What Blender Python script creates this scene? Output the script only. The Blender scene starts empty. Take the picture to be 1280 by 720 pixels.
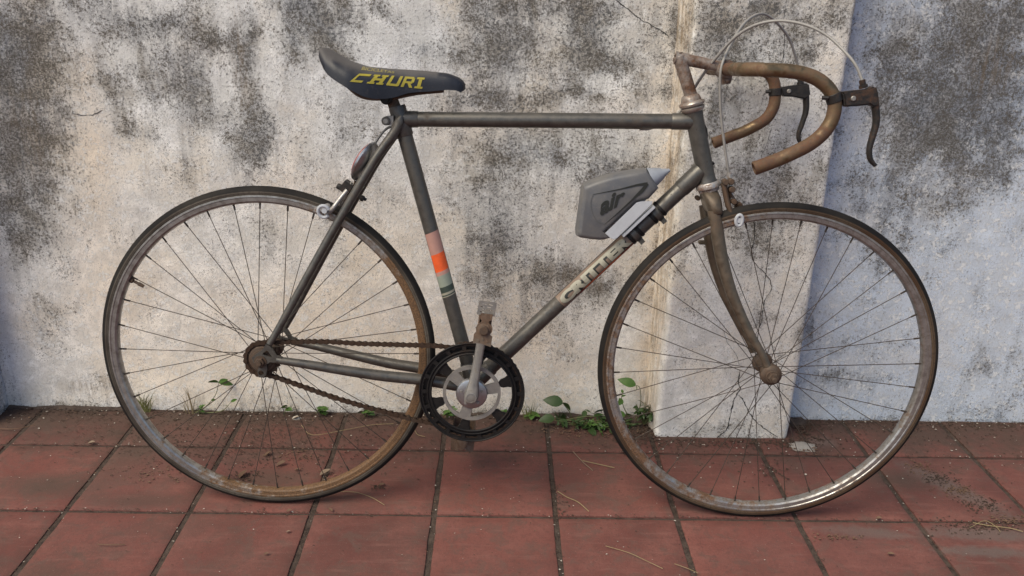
import bpy, bmesh, math, random
import numpy as np
from mathutils import Vector, Matrix, noise
from mathutils.bvhtree import BVHTree
random.seed(7)
SC = bpy.context.scene
COL = SC.collection
rad = math.radians

# ------------------------------------------------------------------ camera
cd = bpy.data.cameras.new('camera'); cam = bpy.data.objects.new('camera', cd); COL.objects.link(cam)
cd.sensor_width = 36; cd.lens = 29.8679; cd.clip_start = .05; cd.clip_end = 300
cam.matrix_world = Matrix([(0.9997, -0.0176, -0.0185, 0.0), (-0.0111, 0.3547, -0.9349, 0.0), (0.023, 0.9348, 0.3544, 0.0)]+[(0, 0, 0, 1)])
cam.location = (0, 0, 1.0868)
SC.camera = cam

# ------------------------------------------------------------------ light
SUN_EL, SUN_AZ = 52, -50        # azimuth measured from the viewing axis's back side, negative = from the left
W = bpy.data.worlds.new('World'); SC.world = W; W.use_nodes = True
nt = W.node_tree; bg = nt.nodes['Background']
sky = nt.nodes.new('ShaderNodeTexSky'); sky.sky_type = 'NISHITA'; sky.sun_disc = False
sky.sun_elevation = rad(SUN_EL); sky.dust_density = 2.0; sky.air_density = 1.0; sky.ozone_density = 1.0
nt.links.new(sky.outputs[0], bg.inputs[0]); bg.inputs[1].default_value = .12
sd = bpy.data.lights.new('sun', 'SUN'); sun = bpy.data.objects.new('sun', sd); COL.objects.link(sun)
sd.energy = 2.65; sd.angle = rad(36); sd.color = (1, .90, .70)
_to = Vector((math.sin(rad(SUN_AZ))*math.cos(rad(SUN_EL)), -math.cos(rad(SUN_AZ))*math.cos(rad(SUN_EL)), math.sin(rad(SUN_EL))))
sun.rotation_euler = _to.to_track_quat('Z', 'Y').to_euler()
sky.sun_rotation = math.atan2(_to.x, _to.y)
SC.view_settings.view_transform = 'Standard'; SC.view_settings.look = 'None'
SC.view_settings.exposure = 0.32; SC.view_settings.gamma = 1

# ------------------------------------------------------------------ node helpers
class NT:
    def __init__(s, name):
        s.m = bpy.data.materials.new(name); s.m.use_nodes = True
        s.t = s.m.node_tree; s.b = s.t.nodes['Principled BSDF']
    def n(s, ty, **k):
        x = s.t.nodes.new(ty)
        for a, b in k.items(): setattr(x, a, b)
        return x
    def l(s, a, b): s.t.links.new(a, b)
    def set(s, sock, v):
        if hasattr(v, 'is_output') or hasattr(v, 'links'): s.l(v, sock)
        else: sock.default_value = v if not (isinstance(v, tuple) and len(v) == 3 and sock.type == 'RGBA') else (*v, 1)
    def math(s, op, a, b=0, c=0, clamp=False):
        x = s.n('ShaderNodeMath', operation=op); x.use_clamp = clamp
        s.set(x.inputs[0], a); s.set(x.inputs[1], b); s.set(x.inputs[2], c)
        return x.outputs[0]
    def mix(s, f, a, b, mode='MIX'):
        x = s.n('ShaderNodeMix', data_type='RGBA', blend_type=mode)
        s.set(x.inputs[0], f); s.set(x.inputs[6], a); s.set(x.inputs[7], b)
        return x.outputs[2]
    def ramp(s, f, a, b):
        x = s.n('ShaderNodeMapRange', interpolation_type='SMOOTHSTEP')
        s.set(x.inputs[0], f); x.inputs[1].default_value = a; x.inputs[2].default_value = b
        return x.outputs[0]
    def obj(s): return s.n('ShaderNodeTexCoord').outputs['Object']
    def pos(s): return s.n('ShaderNodeNewGeometry').outputs['Position']
    def attr(s, a): return s.n('ShaderNodeAttribute', attribute_name=a).outputs['Fac']
    def vmap(s, v, sc=(1, 1, 1), loc=(0, 0, 0), rot=(0, 0, 0)):
        x = s.n('ShaderNodeMapping'); s.l(v, x.inputs[0])
        x.inputs['Scale'].default_value = sc; x.inputs['Location'].default_value = loc; x.inputs['Rotation'].default_value = rot
        return x.outputs[0]
    def noise(s, v, sc, det=5, rough=.6, dist=0):
        x = s.n('ShaderNodeTexNoise'); s.l(v, x.inputs['Vector'])
        x.inputs['Scale'].default_value = sc; x.inputs['Detail'].default_value = det
        x.inputs['Roughness'].default_value = rough; x.inputs['Distortion'].default_value = dist
        return x.outputs[0]
    def vor(s, v, sc, feat='F1'):
        x = s.n('ShaderNodeTexVoronoi', feature=feat); s.l(v, x.inputs['Vector']); x.inputs['Scale'].default_value = sc
        return x.outputs[0]
    def bump(s, h, st=.3, d=.001, nrm=None):
        x = s.n('ShaderNodeBump'); s.l(h, x.inputs['Height']); x.inputs['Strength'].default_value = st; x.inputs['Distance'].default_value = d
        if nrm: s.l(nrm, x.inputs['Normal'])
        return x.outputs[0]
    def done(s, col, rough=.7, metal=0., nrm=None, spec=None):
        s.set(s.b.inputs['Base Color'], col); s.set(s.b.inputs['Roughness'], rough); s.set(s.b.inputs['Metallic'], metal)
        if nrm: s.l(nrm, s.b.inputs['Normal'])
        if spec is not None: s.b.inputs['Specular IOR Level'].default_value = spec
        return s.m

def mat_worn(name, base, rust, amount, metal=1., rough=.4, scale=30, rustcol2=None, dust=.15, dustcol=(.28, .22, .17), contrast=.12, spec=None, bumpd=.0006):
    """metal or paint with patchy rust and a film of dust that lies on upward faces"""
    q = NT(name); o = q.obj()
    a = q.noise(o, scale*.35, 4, .65); b = q.noise(o, scale*3, 5, .7); f = q.noise(o, scale*16, 3, .6)
    m = q.math('ADD', q.math('MULTIPLY', a, .55), q.math('MULTIPLY', b, .45))
    th = 1-amount
    th = .5+(th-.5)*.45
    mask = q.ramp(m, th-contrast*.5, th+contrast*.5)
    chip = q.ramp(q.noise(o, scale*9, 4, .75), .635, .665)
    mask = q.math('MAXIMUM', mask, q.math('MULTIPLY', chip, .85))
    rc = q.mix(q.ramp(f, .35, .65), rust, rustcol2 or tuple(x*.45 for x in rust))
    tone = q.math('MULTIPLY_ADD', b, .5, .75)
    bc = q.mix(1., base, q.n('ShaderNodeCombineColor').outputs[0], 'MULTIPLY')
    cc = q.n('ShaderNodeCombineColor')
    for i in range(3): q.l(tone, cc.inputs[i])
    bc = q.mix(1., base, cc.outputs[0], 'MULTIPLY')
    col = q.mix(mask, bc, rc)
    dn = q.math('MULTIPLY', q.ramp(q.math('ADD', b, q.math('MULTIPLY', f, .4)), .5, .95), dust*2, clamp=True)
    col = q.mix(dn, col, dustcol)
    keep = q.math('MULTIPLY', q.math('SUBTRACT', 1, mask), q.math('SUBTRACT', 1, dn))
    mt = q.math('MULTIPLY', keep, metal)
    rg = q.math('MULTIPLY_ADD', q.math('SUBTRACT', 1, keep), .85-rough, q.math('MULTIPLY_ADD', b, .2, rough-.1), clamp=True)
    h = q.math('ADD', q.math('MULTIPLY', mask, f), q.math('MULTIPLY', b, .3))
    return q.done(col, rg, mt, q.bump(h, .35, bumpd), spec)

def mat_flat(name, col, rough=.6, metal=0., var=.25, scale=60, bumpd=.0004):
    q = NT(name); o = q.obj(); a = q.noise(o, scale, 5, .65)
    cc = q.n('ShaderNodeCombineColor'); t = q.math('MULTIPLY_ADD', a, var*2, 1-var)
    for i in range(3): q.l(t, cc.inputs[i])
    return q.done(q.mix(1., col, cc.outputs[0], 'MULTIPLY'), rough, metal, q.bump(a, .3, bumpd))

# ------------------------------------------------------------------ wall plaster
def mat_wall(name):
    q = NT(name); o = q.pos()
    mould, blue, warm, drip = q.attr('mould'), q.attr('blue'), q.attr('warm'), q.attr('drip')
    big = q.noise(o, 3.5, 5, .6); mid = q.noise(o, 20, 6, .68); fine = q.noise(o, 165, 5, .80); dots = q.noise(o, 420, 3, .78)
    streak = q.noise(q.vmap(o, (34, 34, 4)), 1, 6, .7)
    c5 = lambda v, k: q.math('MULTIPLY', q.math('SUBTRACT', v, .5), k)
    add = lambda *a: a[0] if len(a) == 1 else q.math('ADD', a[0], add(*a[1:]))
    white = q.mix(q.ramp(mid, .40, .60), (.68, .67, .645), (.93, .92, .90))
    white = q.mix(q.math('MULTIPLY', q.ramp(big, .42, .60), .6), white, (.80, .71, .59))
    cloud = q.noise(q.vmap(o, (1, 1, .8)), 11, 6, .62, .8)
    white = q.mix(q.math('MULTIPLY', q.ramp(cloud, .50, .66), .32), white, (.40, .385, .365))
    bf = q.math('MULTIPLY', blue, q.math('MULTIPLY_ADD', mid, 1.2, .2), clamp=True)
    wf = q.math('MULTIPLY', warm, q.math('MULTIPLY_ADD', mid, 1.2, .2), clamp=True)
    col = q.mix(q.math('MULTIPLY', wf, .72), white, (.80, .63, .45))
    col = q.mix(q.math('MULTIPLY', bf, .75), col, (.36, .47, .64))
    med = q.noise(o, 8, 6, .7, .6)
    up = q.n('ShaderNodeSeparateXYZ'); q.l(o, up.inputs[0])
    m = add(q.math('MULTIPLY', mould, .86), c5(mid, 1.25), c5(big, .5), c5(med, 1.3), q.math('MULTIPLY', q.ramp(up.outputs[2], .30, .72), .30))
    film = q.math('MULTIPLY', q.ramp(add(m, c5(streak, 1.5), c5(fine, .7)), .16, 1.0), .68)
    gcol = q.mix(q.ramp(med, .48, .60), (.110, .118, .136), (.140, .120, .090))
    col = q.mix(film, col, gcol)
    # grain of the lime: dark pits, light flakes with hard edges
    col = q.mix(q.math('MULTIPLY', q.ramp(fine, .52, .64), .24), col, (.33, .31, .285))
    col = q.mix(q.math('MULTIPLY', q.ramp(dots, .54, .62), .30), col, (.26, .245, .225))
    fl = q.ramp(q.noise(o, 75, 5, .78, .3), .535, .575)
    col = q.mix(q.math('MULTIPLY', q.math('MULTIPLY', fl, q.ramp(m, 1.5, .35)), .62), col, (.78, .775, .76))
    # speckled colonies
    spk = q.math('MULTIPLY', q.ramp(add(q.math('MULTIPLY', q.math('MINIMUM', m, .95), .40), c5(fine, 2.5)), .30, .47), .80)
    col = q.mix(spk, col, q.mix(q.ramp(mid, .42, .58), (.070, .072, .077), (.105, .088, .066)))
    dk = q.math('MULTIPLY', q.ramp(add(q.math('MULTIPLY', m, .24), c5(dots, 1.6), c5(mid, .4)), .25, .33), .75)
    col = q.mix(dk, col, (.068, .064, .060))
    # brown run-off marks
    dr = q.math('MULTIPLY', drip, q.ramp(q.noise(q.vmap(o, (90, 90, 9)), 1, 6, .75), .42, .62))
    col = q.mix(q.math('MULTIPLY', dr, .72), col, (.24, .175, .11))
    h = add(q.math('MULTIPLY', mid, .35), q.math('MULTIPLY', fine, .5), q.math('MULTIPLY', fl, .25))
    step = q.ramp(q.noise(o, 13, 5, .7, .5), .54, .555)
    h = add(h, q.math('MULTIPLY', step, .22))
    n1 = q.bump(h, .7, .003); n2 = q.bump(dots, .55, .0016, n1)
    return q.done(col, .92, 0., n2, .2)
M_WALL = mat_wall('old_limewash')

# ------------------------------------------------------------------ floor materials
# worn patches on the paving, world coordinates: x, y, rx, ry, angle
def blobs(q, o, lst, soft=.6, nz=None):
    tot = None
    for (x, y, rx, ry, a) in lst:
        v = q.vmap(o, (1/rx, 1/ry, 0), (0, 0, 0), (0, 0, 0)) if False else None
        mp = q.n('ShaderNodeMapping', vector_type='TEXTURE'); q.l(o, mp.inputs[0])
        mp.inputs['Location'].default_value = (x, y, 0); mp.inputs['Rotation'].default_value = (0, 0, a); mp.inputs['Scale'].default_value = (rx, ry, 1)
        ln = q.n('ShaderNodeVectorMath', operation='LENGTH')
        mm = q.n('ShaderNodeVectorMath', operation='MULTIPLY'); q.l(mp.outputs[0], mm.inputs[0]); mm.inputs[1].default_value = (1, 1, 0)
        q.l(mm.outputs[0], ln.inputs[0])
        d = ln.outputs['Value']
        if nz is not None: d = q.math('ADD', d, q.math('MULTIPLY', q.math('SUBTRACT', nz, .5), 1.6))
        f = q.ramp(d, 1+soft*.3, 1-soft)
        tot = f if tot is None else q.math('MAXIMUM', tot, f)
    return tot
def mat_tile():
    q = NT('red_cement_tile'); o = q.pos()
    rnd = q.n('ShaderNodeObjectInfo').outputs['Random']
    mid = q.noise(o, 9, 5, .6); fine = q.noise(o, 60, 6, .7); grit = q.noise(o, 420, 3, .7)
    col = q.mix(rnd, (.175, .062, .050), (.110, .042, .036))
    col = q.mix(q.ramp(mid, .3, .75), col, (.195, .080, .066))
    col = q.mix(q.math('MULTIPLY', q.ramp(fine, .46, .66), .6), col, (.125, .052, .044))
    blot = q.ramp(q.noise(o, 3.6, 6, .7, .5), .46, .66)
    col = q.mix(q.math('MULTIPLY', blot, .5), col, (.095, .052, .044))
    gr = q.noise(o, 190, 5, .75)
    col = q.mix(q.math('MULTIPLY', q.ramp(gr, .46, .64), .4), col, (.10, .048, .042))
    dus = q.noise(o, 17, 6, .72, .5)
    col = q.mix(q.math('MULTIPLY', q.ramp(dus, .49, .62), .48), col, (.105, .072, .060))
    sc = q.noise(q.vmap(o, (8, 60, 1)), 1, 5, .65)
    col = q.mix(q.math('MULTIPLY', q.ramp(sc, .52, .72), .3), col, (.25, .12, .10))
    # dirt creeping out of the wall foot
    y = q.n('ShaderNodeSeparateXYZ'); q.l(o, y.inputs[0])
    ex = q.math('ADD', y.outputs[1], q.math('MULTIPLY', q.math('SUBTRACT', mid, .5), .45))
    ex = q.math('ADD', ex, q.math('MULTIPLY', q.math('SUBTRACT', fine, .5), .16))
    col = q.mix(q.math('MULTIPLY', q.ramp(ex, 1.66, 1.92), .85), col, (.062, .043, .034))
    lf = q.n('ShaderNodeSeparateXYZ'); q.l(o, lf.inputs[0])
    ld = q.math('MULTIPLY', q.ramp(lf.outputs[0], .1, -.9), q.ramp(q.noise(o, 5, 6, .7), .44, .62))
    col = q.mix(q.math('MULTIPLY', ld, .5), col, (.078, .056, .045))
    dm = blobs(q, o, [(-0.734, 1.758, 0.16, 0.07, 0.05), (-0.976, 1.603, 0.14, 0.05, 0), (-0.746, 1.548, 0.13, 0.035, 0), (-0.511, 1.629, 0.14, 0.05, 0.1), (-0.746, 1.911, 0.2, 0.07, 0), (0.929, 1.663, 0.1, 0.05, -0.2), (0.78, 1.798, 0.08, 0.05, 0)], .8, fine)
    col = q.mix(q.math('MULTIPLY', dm, .7), col, (.075, .052, .042))
    gm = blobs(q, o, [(1.044, 1.634, 0.035, 0.16, 0.62), (1.027, 1.465, 0.16, 0.03, -0.05), (0.776, 1.468, 0.12, 0.025, -0.12), (0.811, 1.829, 0.05, 0.03, 0), (0.996, 1.407, 0.12, 0.02, -0.03)], .7, fine)
    col = q.mix(q.math('MULTIPLY', gm, .7), col, (.125, .10, .09))
    wet = q.ramp(q.noise(o, 2.2, 3, .5), .5, .65)
    col = q.mix(q.math('MULTIPLY', wet, .25), col, (.15, .058, .052))
    wd = q.math('MULTIPLY', q.ramp(grit, .66, .72), .6)
    col = q.mix(q.math('MULTIPLY', q.ramp(grit, .42, .30), .5), col, (.09, .045, .04))
    col = q.mix(wd, col, (.33, .27, .23))
    h = q.math('ADD', q.math('MULTIPLY', fine, .7), q.math('MULTIPLY', grit, .3))
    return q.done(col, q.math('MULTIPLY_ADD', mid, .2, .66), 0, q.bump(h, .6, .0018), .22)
M_TILE = mat_tile()
def mat_soil():
    q = NT('dark_soil'); o = q.pos(); a = q.noise(o, 40, 6, .7); g = q.noise(o, 300, 4, .7)
    col = q.mix(q.ramp(a, .3, .7), (.045, .033, .028), (.10, .075, .062))
    col = q.mix(q.math('MULTIPLY', q.ramp(g, .64, .70), .7), col, (.20, .16, .13))
    return q.done(col, .95, 0, q.bump(q.math('ADD', a, g), .8, .004), .2)
M_SOIL = mat_soil()

# ------------------------------------------------------------------ bicycle materials
RUST_ = (.17, .065, .025)
M_FRAME = mat_worn('bronze_grey_paint', (.100, .096, .088), (.062, .042, .028), .26, metal=.65, rough=.38, scale=22, dust=.09, dustcol=(.17, .14, .11), contrast=.25)
M_FORK = mat_worn('fork_paint', (.13, .108, .082), (.10, .056, .032), .34, metal=.7, rough=.33, scale=22, dust=.13, dustcol=(.20, .155, .11), contrast=.28)
M_BARS = mat_worn('rusty_chrome_bar', (.19, .135, .075), (.105, .042, .018), .56, metal=.85, rough=.36, scale=14, rustcol2=(.07, .032, .016), dust=.06, contrast=.16)
M_STEM = mat_worn('rusty_chrome_stem', (.46, .43, .39), (.125, .050, .020), .60, metal=.9, rough=.3, scale=11, dust=.03, contrast=.2)
M_RUSTY = mat_worn('rust', (.12, .098, .08), (.080, .042, .024), .58, metal=.7, rough=.42, scale=40, dust=.08, contrast=.3, spec=.3)
M_CHAIN = mat_worn('rusty_chain', (.055, .040, .030), (.050, .026, .016), .6, metal=.4, rough=.55, scale=60, dust=.03, spec=.25)
M_PEDAL = mat_worn('rusty_pedal', (.17, .14, .11), (.12, .062, .034), .6, metal=.4, rough=.65, scale=40, dust=.2)
M_ALLOY = mat_worn('dull_alloy', (.27, .26, .245), (.16, .13, .10), .30, metal=.75, rough=.45, scale=30, dust=.2, dustcol=(.27, .235, .20))
M_CHROME = mat_worn('polished_cap', (.40, .41, .43), (.28, .26, .24), .10, metal=1, rough=.36, scale=30, dust=.03)
M_BLACK = mat_worn('black_plastic', (.010, .0095, .010), (.028, .018, .014), .30, metal=0, rough=.46, scale=26, dust=.01, spec=.22)
M_LEVER = mat_worn('black_lever', (.018, .017, .017), (.075, .038, .024), .38, metal=.1, rough=.45, scale=26, dust=.03, spec=.3)
M_SPOKE = mat_worn('rusty_spoke', (.05, .042, .036), (.045, .027, .018), .5, metal=.5, rough=.5, scale=30, dust=.05)
M_CABLE = mat_flat('grey_cable_sleeve', (.26, .25, .235), .45, 0, .25, 30)
M_CABLE2 = mat_flat('dark_cable_sleeve', (.10, .10, .105), .45, 0, .3, 30)
M_BRAKE = mat_worn('brake_alloy', (.42, .41, .40), (.16, .08, .05), .42, metal=.7, rough=.4, scale=50, dust=.15)
M_RED = mat_flat('red_lens', (.30, .02, .015), .25)
M_WHITEGREY = mat_flat('pale_plastic', (.42, .435, .465), .5, 0, .25, 40)
M_CAP = mat_flat('bluish_grey_cap', (.25, .27, .31), .45, 0, .25, 50)

def mat_rim(name, rustamt, phase, loc=(.17, .08, .03)):
    q = NT(name); o = q.obj()
    a = q.noise(o, 7, 3, .6); b = q.noise(o, 70, 5, .7); f = q.noise(o, 400, 3, .6)
    sp = q.n('ShaderNodeSeparateXYZ'); q.l(o, sp.inputs[0])
    g = q.math('ADD', q.math('MULTIPLY', sp.outputs[0], phase[0]), q.math('MULTIPLY', sp.outputs[2], phase[1]))
    m = q.math('ADD', q.math('ADD', q.math('MULTIPLY', a, .5), q.math('MULTIPLY', b, .5)), g)
    mask = q.ramp(m, .62-rustamt*.35, .80-rustamt*.35)
    col = q.mix(q.ramp(b, .3, .7), (.38, .375, .365), (.22, .205, .19))
    rc = q.mix(q.ramp(f, .4, .6), (loc[0], loc[1], loc[2]), tuple(x*.5 for x in loc))
    col = q.mix(mask, col, rc)
    keep = q.math('SUBTRACT', 1, mask)
    return q.done(col, q.math('MULTIPLY_ADD', mask, .35, .33), q.math('MULTIPLY', keep, .75), q.bump(q.math('ADD', b, f), .25, .0005))
M_RIM_R = mat_rim('rear_rim_steel', .55, (.70, -.40), (.155, .082, .036))
M_RIM_F = mat_rim('front_rim_steel', .45, (-.2, -.12), (.16, .085, .045))

def mat_tyre(name, side, side2):
    q = NT(name); o = q.obj()
    sp = q.n('ShaderNodeSeparateXYZ'); q.l(o, sp.inputs[0])
    r = q.math('SQRT', q.math('ADD', q.math('MULTIPLY', sp.outputs[0], sp.outputs[0]), q.math('MULTIPLY', sp.outputs[2], sp.outputs[2])))
    a = q.noise(o, 6, 4, .6); b = q.noise(o, 60, 5, .7); f = q.noise(o, 300, 3, .6)
    rr = q.math('ADD', r, q.math('MULTIPLY', q.math('SUBTRACT', b, .5), .0012))
    tread = q.ramp(rr, .3290, .3315)
    sc = q.mix(q.ramp(a, .38, .6), side, side2)
    sc = q.mix(q.ramp(f, .5, .7), sc, tuple(x*.55 for x in side2))
    line = q.math('MULTIPLY', q.ramp(r, .3262, .3268), q.ramp(r, .3282, .3276))
    sc = q.mix(q.math('MULTIPLY', line, .7), sc, (.03, .022, .018))
    tc = q.mix(q.math('MULTIPLY', q.ramp(a, .45, .62), .5), (.014, .013, .013), (.036, .031, .026))
    col = q.mix(tread, sc, tc)
    return q.done(col, .7, 0, q.bump(q.math('ADD', b, f), .3, .0008), .12)
M_TYRE_R = mat_tyre('rear_tyre_rubber', (.045, .036, .029), (.105, .090, .074))
M_TYRE_F = mat_tyre('front_tyre_rubber', (.070, .038, .022), (.095, .066, .044))

def mat_saddle():
    q = NT('saddle_vinyl'); o = q.obj()
    a = q.noise(o, 25, 5, .65); b = q.noise(o, 120, 5, .7)
    gy = q.n('ShaderNodeSeparateXYZ'); q.l(q.n('ShaderNodeNewGeometry').outputs['Normal'], gy.inputs[0])
    wear = q.ramp(q.math('ADD', q.attr('wear'), q.math('MULTIPLY', q.math('SUBTRACT', a, .5), .7)), .35, .95)
    col = q.mix(q.math('MULTIPLY', wear, .8), q.mix(a, (.009, .010, .016), (.014, .017, .026)), (.10, .092, .088))
    col = q.mix(q.math('MULTIPLY', q.ramp(b, .55, .75), .3), col, (.13, .11, .095))
    return q.done(col, q.math('MULTIPLY_ADD', wear, .2, .48), 0, q.bump(b, .35, .0006), .5)
M_SADDLE = mat_saddle()
def mat_bottle():
    q = NT('grey_bottle_plastic'); o = q.obj()
    a = q.noise(o, 20, 5, .6); b = q.noise(o, 150, 4, .7)
    col = q.mix(q.ramp(a, .3, .7), (.095, .098, .108), (.150, .143, .136))
    col = q.mix(q.math('MULTIPLY', q.ramp(b, .55, .7), .25), col, (.21, .19, .17))
    return q.done(col, .46, 0, q.bump(b, .2, .0004), .4)
M_BOTTLE = mat_bottle()
M_INK = mat_flat('black_ink', (.016, .017, .014), .5)
M_YELLOW = mat_flat('yellow_print', (.33, .275, .03), .55, 0, .35, 90)
M_YELLOW2 = mat_flat('faded_yellow_print', (.27, .23, .08), .6, 0, .4, 160)
M_D_PALE = mat_flat('decal_pale', (.29, .275, .215), .5, 0, .45, 110)
M_D_BASE = mat_flat('decal_base', (.19, .135, .10), .5, 0, .4, 60)
M_D_ORANGE = mat_flat('decal_orange', (.55, .13, .05), .5, 0, .25, 60)
M_D_BRIGHT = mat_flat('decal_bright_orange', (.70, .10, .018), .55, 0, .35, 120)
M_D_PINK = mat_flat('decal_pink', (.40, .22, .18), .55, 0, .25, 60)
M_D_GREEN = mat_flat('decal_green', (.24, .27, .22), .55, 0, .2, 60)
M_D_DARK = mat_flat('decal_dark_green', (.035, .05, .04), .55)
M_D_RED = mat_flat('decal_dark_red', (.16, .03, .02), .5)

def mat_leaf(name, c1, c2):
    q = NT(name); o = q.obj(); a = q.noise(o, 60, 4, .6)
    rnd = q.n('ShaderNodeObjectInfo').outputs['Random']
    col = q.mix(q.ramp(a, .3, .7), c1, c2)
    col = q.mix(q.math('MULTIPLY', rnd, .35), col, tuple(x*.55 for x in c1))
    m = q.done(col, .5, 0, q.bump(a, .3, .0006), .4)
    q.b.inputs['Subsurface Weight'].default_value = 0
    return m
M_LEAF = mat_leaf('green_leaf', (.045, .105, .016), (.075, .145, .026))
M_LEAFD = mat_leaf('dark_green_leaf', (.024, .052, .013), (.040, .078, .018))
M_STALK = mat_flat('weed_stalk', (.10, .11, .04), .6)
M_DRYST = mat_flat('dry_grass', (.25, .19, .10), .7)
M_DRY = mat_flat('dead_leaf', (.13, .075, .045), .8, 0, .4, 80)
M_DRY2 = mat_flat('pale_dead_leaf', (.20, .145, .10), .8, 0, .35, 80)
M_CRUMB = mat_flat('litter_crumb', (.06, .038, .026), .9, 0, .5, 200)
M_CRUMBL = mat_flat('plaster_flake', (.42, .38, .33), .9, 0, .3, 100)
M_STONE = mat_flat('grey_stone', (.27, .25, .23), .9, 0, .3, 120, .002)
M_CRACK = mat_flat('crack_shade', (.028, .026, .024), .95)  # dark colour paints the shade deep inside the cracks

# ------------------------------------------------------------------ mesh helpers
class MB:
    def __init__(s): s.v = []; s.f = []
    def add(s, vs, fs):
        k = len(s.v); s.v += [tuple(x) for x in vs]; s.f += [tuple(i+k for i in f) for f in fs]; return s
    def tube(s, pts, r, seg=12, cap=True, closed=False, flat=None, squash=None):
        P = [Vector(p) for p in pts]; n = len(P)
        R = r if isinstance(r, (list, tuple)) else [r]*n
        T = []
        for i in range(n):
            if closed: t = P[(i+1) % n]-P[i-1]
            else: t = P[min(i+1, n-1)]-P[max(i-1, 0)]
            T.append(t.normalized())
        ref = Vector((0, 1, 0)) if abs(T[0].y) < .9 else Vector((1, 0, 0))
        N = (ref-T[0]*ref.dot(T[0])).normalized(); vs = []
        for i in range(n):
            N = (N-T[i]*N.dot(T[i])).normalized(); B = T[i].cross(N)
            sq = squash[i] if isinstance(squash, (list, tuple)) else (squash or 1)
            for k in range(seg):
                a = 2*math.pi*k/seg
                vs.append(P[i]+N*(math.cos(a)*R[i]*sq)+B*(math.sin(a)*R[i]))
        fs = []
        for i in range(n if closed else n-1):
            j = (i+1) % n
            for k in range(seg):
                l = (k+1) % seg; fs.append((i*seg+k, i*seg+l, j*seg+l, j*seg+k))
        if cap and not closed:
            fs.append(tuple(range(seg))[::-1]); fs.append(tuple((n-1)*seg+k for k in range(seg)))
        return s.add(vs, fs)
    def cyl(s, a, b, r, seg=16, r2=None, bev=0):
        a, b = Vector(a), Vector(b); r2 = r if r2 is None else r2
        if bev:
            d = (b-a).normalized()*bev
            return s.tube([a, a+d, b-d, b], [r-bev, r, r2, r2-bev], seg)
        return s.tube([a, b], [r, r2], seg)
    def lathe(s, o, ax, prof, seg=24):
        """prof = [(distance along axis, radius)]"""
        ax = Vector(ax).normalized(); o = Vector(o)
        return s.tube([o+ax*(d+i*1e-7) for i, (d, r) in enumerate(prof)], [max(r, 1e-5) for d, r in prof], seg) if False else s._lathe(o, ax, prof, seg)
    def _lathe(s, o, ax, prof, seg):
        ref = Vector((0, 0, 1)) if abs(ax.z) < .9 else Vector((1, 0, 0))
        N = ax.cross(ref).normalized(); B = ax.cross(N); vs = []
        for d, r in prof:
            for k in range(seg):
                a = 2*math.pi*k/seg; vs.append(o+ax*d+N*(math.cos(a)*r)+B*(math.sin(a)*r))
        fs = []
        for i in range(len(prof)-1):
            for k in range(seg):
                l = (k+1) % seg; fs.append((i*seg+k, i*seg+l, (i+1)*seg+l, (i+1)*seg+k))
        if prof[0][1] > 1e-4: fs.append(tuple(range(seg))[::-1])
        if prof[-1][1] > 1e-4: fs.append(tuple((len(prof)-1)*seg+k for k in range(seg)))
        return s.add(vs, fs)
    def prism(s, poly, d):
        """poly of 3-D points, extruded by vector d"""
        d = Vector(d); n = len(poly); P = [Vector(p) for p in poly]
        vs = P+[p+d for p in P]
        fs = [tuple(range(n)), tuple(range(2*n-1, n-1, -1))]+[(i, i+n, (i+1) % n+n, (i+1) % n) for i in range(n)]
        return s.add(vs, fs)
    def box(s, c, sx, sy, sz, mat=None):
        vs = []
        for x in (-.5, .5):
            for y in (-.5, .5):
                for z in (-.5, .5):
                    p = Vector((x*sx, y*sy, z*sz)); p = (mat @ p) if mat else p; vs.append(p+Vector(c))
        return s.add(vs, [(0, 1, 3, 2), (4, 6, 7, 5), (0, 4, 5, 1), (2, 3, 7, 6), (0, 2, 6, 4), (1, 5, 7, 3)])
    def build(s, name, mat, parent=None, smooth=35, bevel=0, fix=True, matrix=None, split=False):
        if split:
            par = list(range(len(s.v)))
            def fd(i):
                while par[i] != i: par[i] = par[par[i]]; i = par[i]
                return i
            for f in s.f:
                for k in f[1:]: par[fd(k)] = fd(f[0])
            grp = {}
            for f in s.f: grp.setdefault(fd(f[0]), []).append(f)
            o = None
            for fs in grp.values():
                ids = sorted({i for f in fs for i in f}); mp = {a: k for k, a in enumerate(ids)}
                m = MB(); m.add([s.v[i] for i in ids], [tuple(mp[i] for i in f) for f in fs])
                o = m.build(name, mat, parent, smooth, bevel, fix, matrix)
            return o
        me = bpy.data.meshes.new(name); me.from_pydata(s.v, [], s.f)
        if fix or bevel:
            bm = bmesh.new(); bm.from_mesh(me)
            bmesh.ops.remove_doubles(bm, verts=bm.verts, dist=1e-6)
            bmesh.ops.recalc_face_normals(bm, faces=bm.faces)
            if bevel:
                ed = [e for e in bm.edges if len(e.link_faces) == 2 and e.calc_face_angle(0) > rad(35)]
                bmesh.ops.bevel(bm, geom=ed, offset=bevel, segments=2, affect='EDGES', clamp_overlap=True)
            bm.to_mesh(me); bm.free()
        me.materials.append(mat)
        if smooth:
            me.shade_smooth(); me.set_sharp_from_angle(angle=rad(smooth))
        o = bpy.data.objects.new(name, me); COL.objects.link(o)
        if parent: o.parent = parent
        if matrix is not None: o.matrix_local = matrix
        return o
def empty(name, loc=(0, 0, 0), parent=None):
    o = bpy.data.objects.new(name, None); COL.objects.link(o); o.location = loc; o.empty_display_size = .05
    if parent: o.parent = parent
    return o
def tag(o, label, cat, group=None):
    o['label'] = label; o['category'] = cat
    if group: o['group'] = group
    return o
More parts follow.
